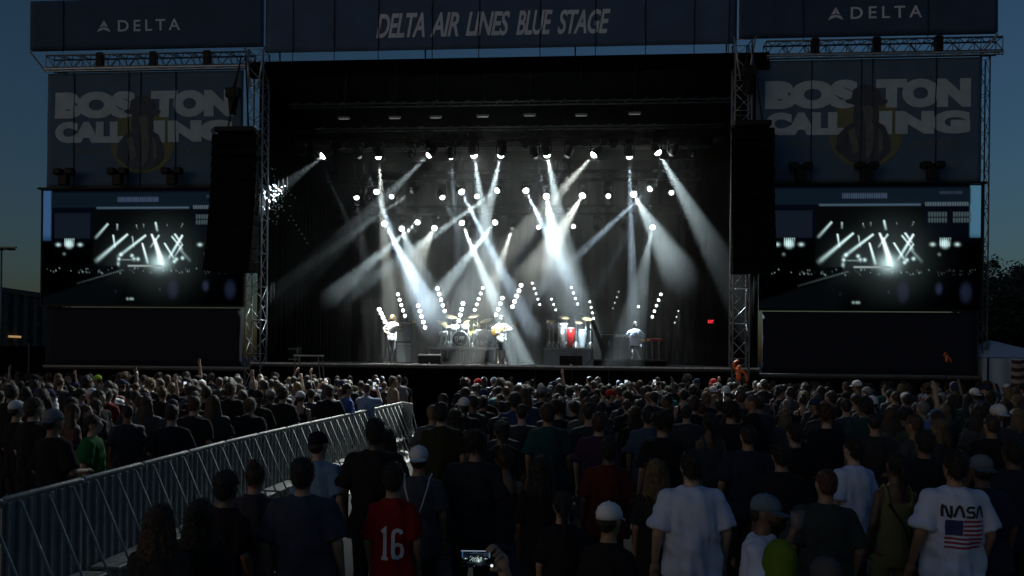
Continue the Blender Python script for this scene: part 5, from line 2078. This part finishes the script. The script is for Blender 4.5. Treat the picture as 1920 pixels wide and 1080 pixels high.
for px, zz, rr in ((1034, 1.1, .2), (1058, 1.25, .22), (1102, 1.2, .24), (1086, 1.05, .18)):
    c = at(px, 600, 6.4)
    c.z = RPZ + zz
    MB(ko).lathe([(.02, .02), (rr * .6, .008), (rr, -.01), (rr * .6, 0), (.02, .008)], c, (.2 * rs2.uniform(-1, 1), -.4, 1), 22).build("cymbal", M_BRONZE, pk, True)
for i in range(16):
    c = at(1026 + i * 2.4, 600, 6.0)
    MB(ko).tube((c.x, 6.0, RPZ + .95), (c.x, 6.0, RPZ + .92 - .2 - .015 * i), .011, n=6).build("chime", M_CHROME, pk, True)
c0, c1 = at(1024, 600, 6.0), at(1066, 600, 6.0)
MB(ko).tube((c0.x, 6.0, RPZ + .97), (c1.x, 6.0, RPZ + .97), .015, n=6).build("chime_bar", M_CHROME, pk)

# bass amplifier beside the guitarist
p = at(757, 682, 4.2)
for nm, z0, z1, lab in (("speaker_cabinet", DECK + .003, DECK + .80, "grey fronted bass speaker cabinet standing behind the guitarist"), ("amplifier_head", DECK + .81, DECK + 1.62, "grey fronted speaker cabinet stacked on top behind the guitarist")):
    o = V((p.x, 4.4, z0))
    e = empty(nm if nm == "speaker_cabinet" else "speaker_cabinet", o)
    tag(e, lab, "speaker", "cabinets behind the guitarist")
    MB(o).box((p.x - .30, 4.2, z0), (p.x + .30, 4.6, z1), .015).build("cabinet", M_BLACK, e)
    MB(o).box((p.x - .27, 4.185, z0 + .04), (p.x + .27, 4.199, z1 - .12)).build("grille", M_AMP, e)
    MB(o).box((p.x - .27, 4.185, z1 - .10), (p.x + .27, 4.199, z1 - .03)).build("control_panel", M_ALU, e)
    for k in (-.08, .08):
        MB(o).lathe([(.02, 0), (.016, .02)], (p.x + k, 4.184, z1 - .065), (0, -1, 0), 10).build("knob", M_BLACK, e)


def wedge(px0, px1, y, topc, label):
    a, b = at(px0, 680, y), at(px1, 680, y)
    o = V(((a.x + b.x) / 2, y, DECK))
    e = empty("monitor_wedge", o)
    tag(e, label, "speaker", "monitor wedges along the stage front")
    z = DECK + .003
    MB(o).add([(a.x, y, z), (b.x, y, z), (b.x, y + .45, z), (a.x, y + .45, z), (a.x, y, z + .30), (b.x, y, z + .30), (b.x, y + .40, z + .10), (a.x, y + .40, z + .10)],
              [(3, 2, 1, 0), (0, 1, 5, 4), (4, 5, 6, 7), (1, 2, 6, 5), (2, 3, 7, 6), (3, 0, 4, 7)]).build("cabinet", M_BLACK, e)
    MB(o).add([(a.x + .04, y + .02, z + .297), (b.x - .04, y + .02, z + .297), (b.x - .04, y + .38, z + .117), (a.x + .04, y + .38, z + .117)], [(0, 1, 2, 3)]).build("grille", M_CAB, e)
    MB(o).box((a.x, y - .03, z + .285), (b.x, y + .0, z + .335), .006).build("top_edge", topc, e)
    MB(o).lathe([(.035, 0), (.035, .006)], ((a.x + b.x) / 2, y - .001, z + .03), (0, -1, 0), 12).build("badge", M_WHITE, e)


wedge(784, 826, .5, M_WHITE, "floor monitor wedge with bright top edge left of the singer")
wedge(1049, 1092, .5, M_BLACK, "dark floor monitor wedge between the singer and the keyboards")

# keyboards, stands, stool, low riser
a, b = at(1112, 676, 1.8), at(1250, 676, 1.8)
o = V(((a.x + b.x) / 2, 3.2, DECK))
e = empty("keyboard_riser", o)
tag(e, "low black platform under the keyboards", "platform", "risers on the stage")
MB(o).box((a.x, 1.8, KZ - .06), (b.x, 5.0, KZ - .003), .01).build("platform_top", M_DECK, e)
MB(o).box((a.x + .02, 1.83, DECK), (b.x - .02, 4.95, KZ - .065)).build("skirt", M_DRAPE, e)


def keyboard(px0, px1, y, zc, shell, label, tiltz=0):
    a, b = at(px0, 620, y), at(px1, 620, y)
    o = V(((a.x + b.x) / 2, y, KZ))
    e = empty("keyboard", o)
    tag(e, label, "keyboard", "keyboards on the riser")
    z = KZ + zc
    MB(o).box((a.x, y - .16, z - .05), (b.x, y + .16, z + .04), .012).build("case", shell, e)
    n = 28
    for i in range(n):
        x0 = a.x + .04 + (b.x - a.x - .08) * i / n
        x1 = a.x + .04 + (b.x - a.x - .08) * (i + 1) / n - .003
        MB(o).box((x0, y - .15, z + .041), (x1, y + .02, z + .055)).build("key", M_WHITE, e)
    MB(o).box((a.x + .05, y + .05, z + .041), (b.x - .05, y + .13, z + .05)).build("control_panel", M_BLACK, e)
    for x in (a.x + .12, b.x - .12):
        MB(o).tube((x, y - .1, KZ + .003), (x, y + .12, z - .05), .02, n=6).build("stand_leg", M_ALU_DARK, e)
        MB(o).tube((x, y + .14, KZ + .003), (x, y - .1, z - .05), .02, n=6).build("stand_leg", M_ALU_DARK, e)


keyboard(1153, 1192, 3.75, .86, M_ALU, "silver keyboard on a stand left of the keyboard player")
keyboard(1180, 1219, 3.9, .72, M_WOOD, "pale wooden keyboard before the keyboard player")
keyboard(1217, 1242, 3.55, .74, M_RED, "red keyboard at the right end of the keyboard riser")
p = at(1190, 665, 3.15)
so_ = V((p.x, 3.15, KZ))
e = empty("piano_stool", so_)
tag(e, "round black stool under the keyboard player", "stool")
MB(so_).lathe([(.17, .44), (.18, .47), (.17, .50)], so_, (0, 0, 1), 20).build("seat", M_BLACK, e, True)
for k in range(3):
    a_ = k * 2.1
    MB(so_).tube((so_.x, so_.y, KZ + .42), (so_.x + .22 * math.cos(a_), so_.y + .22 * math.sin(a_), KZ + .003), .016, n=6).build("leg", M_CHROME, e)


def mic_stand(px, y, z, h, label, boom=0):
    p = at(px, 660, y)
    o = V((p.x, y, z))
    e = empty("microphone_stand", o)
    tag(e, label, "microphone stand", "microphone stands on the stage")
    m_ = MB(o)
    tripod(m_, o, z + h, .012, .26)
    m_.build("stand", M_BLACK, e)
    t = V((o.x + boom, y - .12, z + h + .04))
    MB(o).tube((o.x, y, z + h), t, .009, n=6).build("boom", M_BLACK, e)
    MB(o).lathe([(.012, 0), (.018, .1), (.028, .13), (.03, .16), (.018, .185)], t, (.3 * (1 if boom > 0 else -1), .4, .25), 12).build("microphone", M_BLACK, e, True)


mic_stand(1110, 1.2, DECK, 1.15, "tall thin microphone stand at the front right of the stage")
mic_stand(946, 2.6, DECK, 1.42, "microphone stand before the singer in white", -.1)
mic_stand(722, 2.6, DECK, 1.45, "microphone stand before the long haired guitarist", .12)
# dark flat case leaning, gear boxes
p = at(1125, 680, 4.2)
o = V((p.x, 4.2, DECK))
e = empty("leaning_case", o)
tag(e, "long black instrument case leaning by the percussion", "case")
MB(o).tube((o.x + .32, 4.2, DECK + .1), (o.x - .30, 4.4, DECK + 1.7), .12, .07, n=8).build("case_body", M_BLACK, e)
MB(o).box((o.x + .30, 4.12, DECK + .75), (o.x + .38, 4.16, DECK + .95)).build("handle", M_ALU_DARK, e)
for px0, px1, h, y, lab in ((1128, 1150, 1.25, 4.6, "black equipment rack left of the keyboards"), (540, 556, .55, 2.0, "small pale edged road case at the left stage edge")):
    a, b = at(px0, 680, y), at(px1, 680, y)
    o = V(((a.x + b.x) / 2, y, DECK))
    e = empty("equipment_case", o)
    tag(e, lab, "case", "road cases on the stage")
    MB(o).box((a.x, y, DECK + .003), (b.x, y + .5, DECK + h), .01).build("case_body", M_BLACK, e)
    for z in (.1, h - .08):
        MB(o).box((a.x - .006, y - .008, DECK + z), (b.x + .006, y - .001, DECK + z + .03)).build("metal_edge", M_ALU, e)
# folding table at the left edge, below the deck line
a, b = at(555, 665, -1.0), at(603, 665, -1.0)
tz = a.z
o = V(((a.x + b.x) / 2, -1.0, 0))
e = empty("pit_table", o)
tag(e, "small grey topped stand in the pit left of the stage centre", "table")
MB(o).box((a.x, -1.25, tz - .05), (b.x, -.75, tz), .01).build("table_top", M_ALU, e)
for x in (a.x + .05, b.x - .05):
    for y in (-1.2, -.8):
        MB(o).tube((x + (.25 if x > o.x else -.1), y, 0), (x, y, tz - .05), .02, n=6).build("leg", M_ALU_DARK, e)
# red exit sign
p = at(1333, 603, 3.5)
e = empty("exit_sign", p)
tag(e, "small lit red exit sign on the curtain at the stage's right", "sign")
MB(p).box((p.x - .13, p.y, p.z - .09), (p.x + .13, p.y + .05, p.z + .09), .01).build("housing", M_BLACK, e)
tx = MB(p)
sheet_text(tx, "EXIT", p.x - .10, p.x + .10, p.z - .055, p.z + .055, lambda x, z: p.y - .004, offset=.02)
tx.build("lettering", emit_mat("exit_red", (1, .02, .04), 1.4, 'NONE'), e)
# made-up net of pale discs standing for a beam's speckles beside the left tower
nc = at(515, 365, .9)
e = empty("light_speckle_net", nc)
tag(e, "made-up net of small pale discs standing for light speckles beside the left tower", "net")
fr = MB(nc)
for k in range(7):
    a_, b_ = at(492 + k * 8, 300 + 6 * abs(k - 3), 1.0), at(488 + k * 8, 425 - 5 * abs(k - 3), 1.0)
    fr.tube(a_, b_, .006, n=4)
fr.build("added_cords", M_BLACK, e)
r4 = random.Random(11)
dm = MB(nc)
for k in range(95):
    u, v_ = r4.gauss(0, .42), r4.gauss(0, .42)
    q = at(515 + u * 28 - v_ * 3, 372 + v_ * 55, .94)
    dm.lathe([(.018, -.003), (.026, 0), (.018, .003)], q, (r4.uniform(.3, 1.2), -.55, r4.uniform(.1, .8)), 6)
for k in range(7):
    q = at(545 + k * 5.2, 405 + k * 8.5, .94)
    dm.lathe([(.018, -.003), (.026, 0), (.018, .003)], q, (.8, -.55, .5), 6)
d_ = dm.build("speckle_discs", M_WHITE, e)
d_["kind"] = "stuff"

# totems carried above the crowd
def totem(px, py, D, k, label, seed):
    p = CAM + ray(px, py) * D
    o = V((p.x, p.y, p.z))
    e = empty("inflatable_totem", o)
    tag(e, label, "totem", "inflatable totems above the crowd")
    mb = MB()
    mb.cap((0, 0, -.30), (-.02, 0, .02), .11, .10)                      # trunk
    mb.path([(-.03, 0, .0), (-.16, 0, .06), (-.21, 0, .2), (-.16, 0, .34), (-.04, 0, .42), (.03, 0, .40)], [.05, .055, .06, .062, .05, .03], 10)   # hooked arm
    mb.path([(.06, 0, -.02), (.20, 0, -.04), (.30, 0, -.16), (.34, 0, -.36), (.30, 0, -.46)], [.05, .05, .055, .05, .03], 10)
    mb.ell((.02, 0, .12), (.10, .09, .11))
    for s in (-1, 1):
        mb.cap((.02 + s * .04, 0, .2), (.03 + s * .08, 0, .27), .018, .012)
    me = remeshed("inflated_body", mb, .018, 3, M_ORANGE)
    b = link("inflated_body", me, e)
    b.scale = (k, k, k)
    link("carrying_pole", MB().tube((0, .05, -o.z + 1.3), (0, .03, -.2 * k), .014, n=6).mesh("carrying_pole", M_BLACK), e)
    for x, z in ((-.07, .1), (.09, .06), (-.07, -.12)):
        m_ = MB()
        m_.ell((x * k, -.10 * k, z * k), (.02 * k, .012 * k, .03 * k), 8, 6)
        link("pale_patch", m_.mesh("pale_patch", M_WHITE, True), e)


totem(1385, 695, 20.5, .62, "orange inflatable totem with curled arms above the crowd by the right tower", 1)
totem(1775, 670, 20.5, .30, "small reddish inflatable totem before the right scrim", 2)

# ------------------------------------------------------------------ beyond the stage
# white tent with striped flag, right edge
def tent():
    D = 25.0
    a, b = CAM + ray(1852, 735) * D, CAM + ray(1990, 735) * D
    top = (CAM + ray(1885, 636) * D).z
    eave = (CAM + ray(1852, 670) * D).z
    o = V((a.x, a.y, 0))
    e = empty("white_tent", o, YAW * .0)
    tag(e, "pale peaked marquee tent at the right edge beside the wing", "tent")
    w, dp = 2.3, 2.3
    x0, y0 = o.x, o.y
    mb = MB(o)
    cxm, cym = x0 + .55, y0 + dp / 2
    for f in (((x0, y0), (x0 + w, y0)), ((x0 + w, y0), (x0 + w, y0 + dp)), ((x0 + w, y0 + dp), (x0, y0 + dp)), ((x0, y0 + dp), (x0, y0))):
        (xa, ya), (xb, yb) = f
        mb.add([(xa, ya, eave), (xb, yb, eave), (cxm + .1, cym, top), (cxm, cym, top)], [(0, 1, 2, 3)])
    mb.build("tent_roof", M_TENT, e)
    for nm, f in (("front_wall", ((x0, y0), (x0 + w, y0))), ("side_wall", ((x0, y0 + dp), (x0, y0)))):
        (xa, ya), (xb, yb) = f
        m_ = MB(o)
        vs, fs = [], []
        n = 24
        for j in range(2):
            for i in range(n + 1):
                t = i / n
                wv = .03 * math.sin(i * 1.1)
                vs.append((xa + (xb - xa) * t + (wv if nm == "side_wall" else 0), ya + (yb - ya) * t + (wv if nm == "front_wall" else 0), eave - .02 if j else .05))
        fs = [(i, i + 1, n + 2 + i, n + 1 + i) for i in range(n)]
        m_.add(vs, fs).build(nm, M_TENT, e, True)
    for x, y in ((x0, y0), (x0 + w, y0), (x0, y0 + dp), (x0 + w, y0 + dp)):
        MB(o).tube((x, y, 0), (x, y, eave), .03, n=8).build("pole", M_BLACK, e)
    # flag
    fa = CAM + ray(1897, 674) * (D - .3)
    fo = V((fa.x, fa.y, fa.z - 1.0))
    fl = empty("hanging_flag", fo)
    tag(fl, "dark striped flag hanging on the front of the pale tent", "flag")
    for i in range(9):
        z1 = fa.z - i * .12
        m_ = MB(fo)
        vs, fs = [], []
        for j, z in enumerate((z1 - .118, z1)):
            for k in range(13):
                x = fa.x + k * .06
                vs.append((x, fa.y + .03 * math.sin(k * .9 + z), z - .03 * math.sin(k * .5)))
        fs = [(k, k + 1, 14 + k, 13 + k) for k in range(12)]
        m_.add(vs, fs).build("stripe", mat("flag_pale", (.30, .25, .24), .9) if i % 2 else mat("flag_dark", (.06, .02, .03), .9), fl, True)


tent()
# low dark fences beside the wings
for sx, x0, x1, lab in ((-1, -34, -16.1, "black mesh covered site fence left of the stage"), (1, 15.9, 34, "black mesh covered site fence right of the stage")):
    o = V(((x0 + x1) / 2, 6, 0))
    e = empty("site_fence", o)
    tag(e, lab, "fence", "site fences beside the stage")
    n = 8
    for i in range(n):
        a = x0 + (x1 - x0) * i / n
        b = x0 + (x1 - x0) * (i + 1) / n
        MB(o).box((a + .05, 5.98, .1), (b - .05, 6.0, 2.6)).build("mesh_panel", M_DRAPE, e)
        MB(o).tube((a, 6.03, 0), (a, 6.03, 2.7), .03, n=6).build("post", M_ALU_DARK, e)

# old masonry building beyond the left wing
def building():
    Db = 85
    a, b = CAM + ray(-60, 530) * Db, CAM + ray(110, 547) * (Db + 18)
    o = V((a.x, a.y, 0))
    e = empty("stadium_building", o)
    tag(e, "dark masonry building with tall piers beyond the left wing", "building")
    H1 = a.z
    d = (b - a)
    d.z = 0
    L = d.length
    d.normalize()
    nrm = V((d.y, -d.x, 0))

    def slab(t0, t1, y0, y1, z0, z1):
        vs = []
        for z in (z0, z1):
            for t, y in ((t0, y0), (t1, y0), (t1, y1), (t0, y1)):
                p = a + d * t + nrm * y
                vs.append((p.x, p.y, z))
        return vs, [(3, 2, 1, 0), (4, 5, 6, 7), (0, 1, 5, 4), (1, 2, 6, 5), (2, 3, 7, 6), (3, 0, 4, 7)]
    MB(o).add(*slab(0, L, -6, 0, 0, H1 - .6)).build("wall", M_BRICK, e)
    MB(o).add(*slab(-.3, L + .3, -6.2, .45, H1 - .59, H1)).build("cornice", M_BRICK, e)
    n = 9
    for i in range(n + 1):
        t = L * i / n
        MB(o).add(*slab(t - .35, t + .35, .003, .35, 0, H1 - .6)).build("pier", M_BRICK, e)
    lit = emit_mat("lit_window_amber", (1, .6, .22), .35, 'NONE')
    for i in range(n):
        t0, t1 = L * i / n + .55, L * (i + 1) / n - .55
        for k, (z0, z1) in enumerate(((1.0, 3.0), (3.6, 5.6), (6.2, 8.0))):
            w = MB(o).add(*slab(t0, t1, .002, .06, z0, z1)).build("window", M_GLASSD, e)
            for q in range(1, 3):
                t = t0 + (t1 - t0) * q / 3
                MB(o).add(*slab(t - .04, t + .04, .061, .10, z0, z1)).build("mullion", M_BRICK, w)
    p0 = CAM + ray(8, 628) * (Db - .5)
    lt = 60 / 170 * L
    MB(o).add(*slab(lt + .3, lt + 2.6, .36, .5, p0.z - .12, p0.z + .12)).build("lit_sign_strip", lit, e)


building()
# street lamp at the left edge
def lamp():
    D = 62
    t = CAM + ray(3, 464) * D
    o = V((t.x, t.y, 0))
    e = empty("street_lamp", o)
    tag(e, "tall unlit street lamp with flat crossbar head at the left edge", "street lamp")
    MB(o).tube(o, t, .09, .06, n=8).build("pole", M_ALU_DARK, e, True)
    MB(o).box((t.x - 1.2, t.y - .08, t.z - .06), (t.x + 1.2, t.y + .08, t.z + .06)).build("crossbar", M_ALU_DARK, e)
    for k in (-1.0, -.2, .7):
        MB(o).box((t.x + k - .3, t.y - .25, t.z - .2), (t.x + k + .3, t.y + .25, t.z - .061), .03).build("lamp_head", M_BLACK, e)


lamp()


def tree(px, top, D, rad, label, seed):
    r_ = random.Random(seed)
    h = (CAM + ray(px, top) * D).z
    p = spot_at(px, D)
    e = empty("tree", p)
    tag(e, label, "tree", "trees beyond the right wing")
    tr = MB(p)
    tr.path([p, p + V((.15, 0, h * .25)), p + V((-.1, .1, h * .5)), p + V((0, 0, h * .8))], [.28, .22, .15, .05], 8)
    limbs = []
    for k in range(9):
        a = r_.uniform(0, 6.28)
        z = h * r_.uniform(.3, .65)
        q = p + V((rad * .75 * math.cos(a), rad * .75 * math.sin(a), z + h * .18))
        tr.path([p + V((0, 0, z)), (p + V((0, 0, z))).lerp(q, .5) + V((0, 0, .2)), q], [.11, .07, .03], 6)
        limbs.append(q)
    tr.build("trunk", M_BARK, e, True)
    cen = []
    for k in range(46):
        a, u = r_.uniform(0, 6.28), r_.uniform(-1, 1)
        q = math.sqrt(1 - u * u)
        rr = r_.uniform(.55, 1.0)
        cen.append(p + V((rad * rr * q * math.cos(a), rad * rr * q * math.sin(a), h * .62 + h * .36 * u * rr)))
    n = 11000
    vs, fs = [], []
    for i in range(n):
        c = r_.choice(cen)
        q = c + V((r_.gauss(0, .5), r_.gauss(0, .5), r_.gauss(0, .38)))
        s = r_.uniform(.13, .26)
        u = V((r_.uniform(-1, 1), r_.uniform(-1, 1), r_.uniform(-1, 1))).normalized()
        w = u.orthogonal().normalized()
        k = len(vs)
        vs += [q - u * s, q + w * s * .5, q + u * s, q - w * s * .5]
        fs.append((k, k + 1, k + 2, k + 3))
    MB(p).add(vs, fs).build("crown", M_LEAF, e)


for i, (px, top, D, rad, lab) in enumerate(((1868, 488, 62, 3.0, "dark leafy tree beside the right screen, tallest of the far clump"), (1925, 482, 66, 3.4, "dark round tree cut by the right frame edge"),
                                            (1890, 540, 52, 2.4, "lower dark tree behind the pale tent"), (1850, 560, 70, 2.6, "dark tree mostly hidden behind the right screen"), (1985, 500, 60, 3.2, "dark tree just past the right frame edge"))):
    tree(px, top, D, rad, lab, 20 + i)
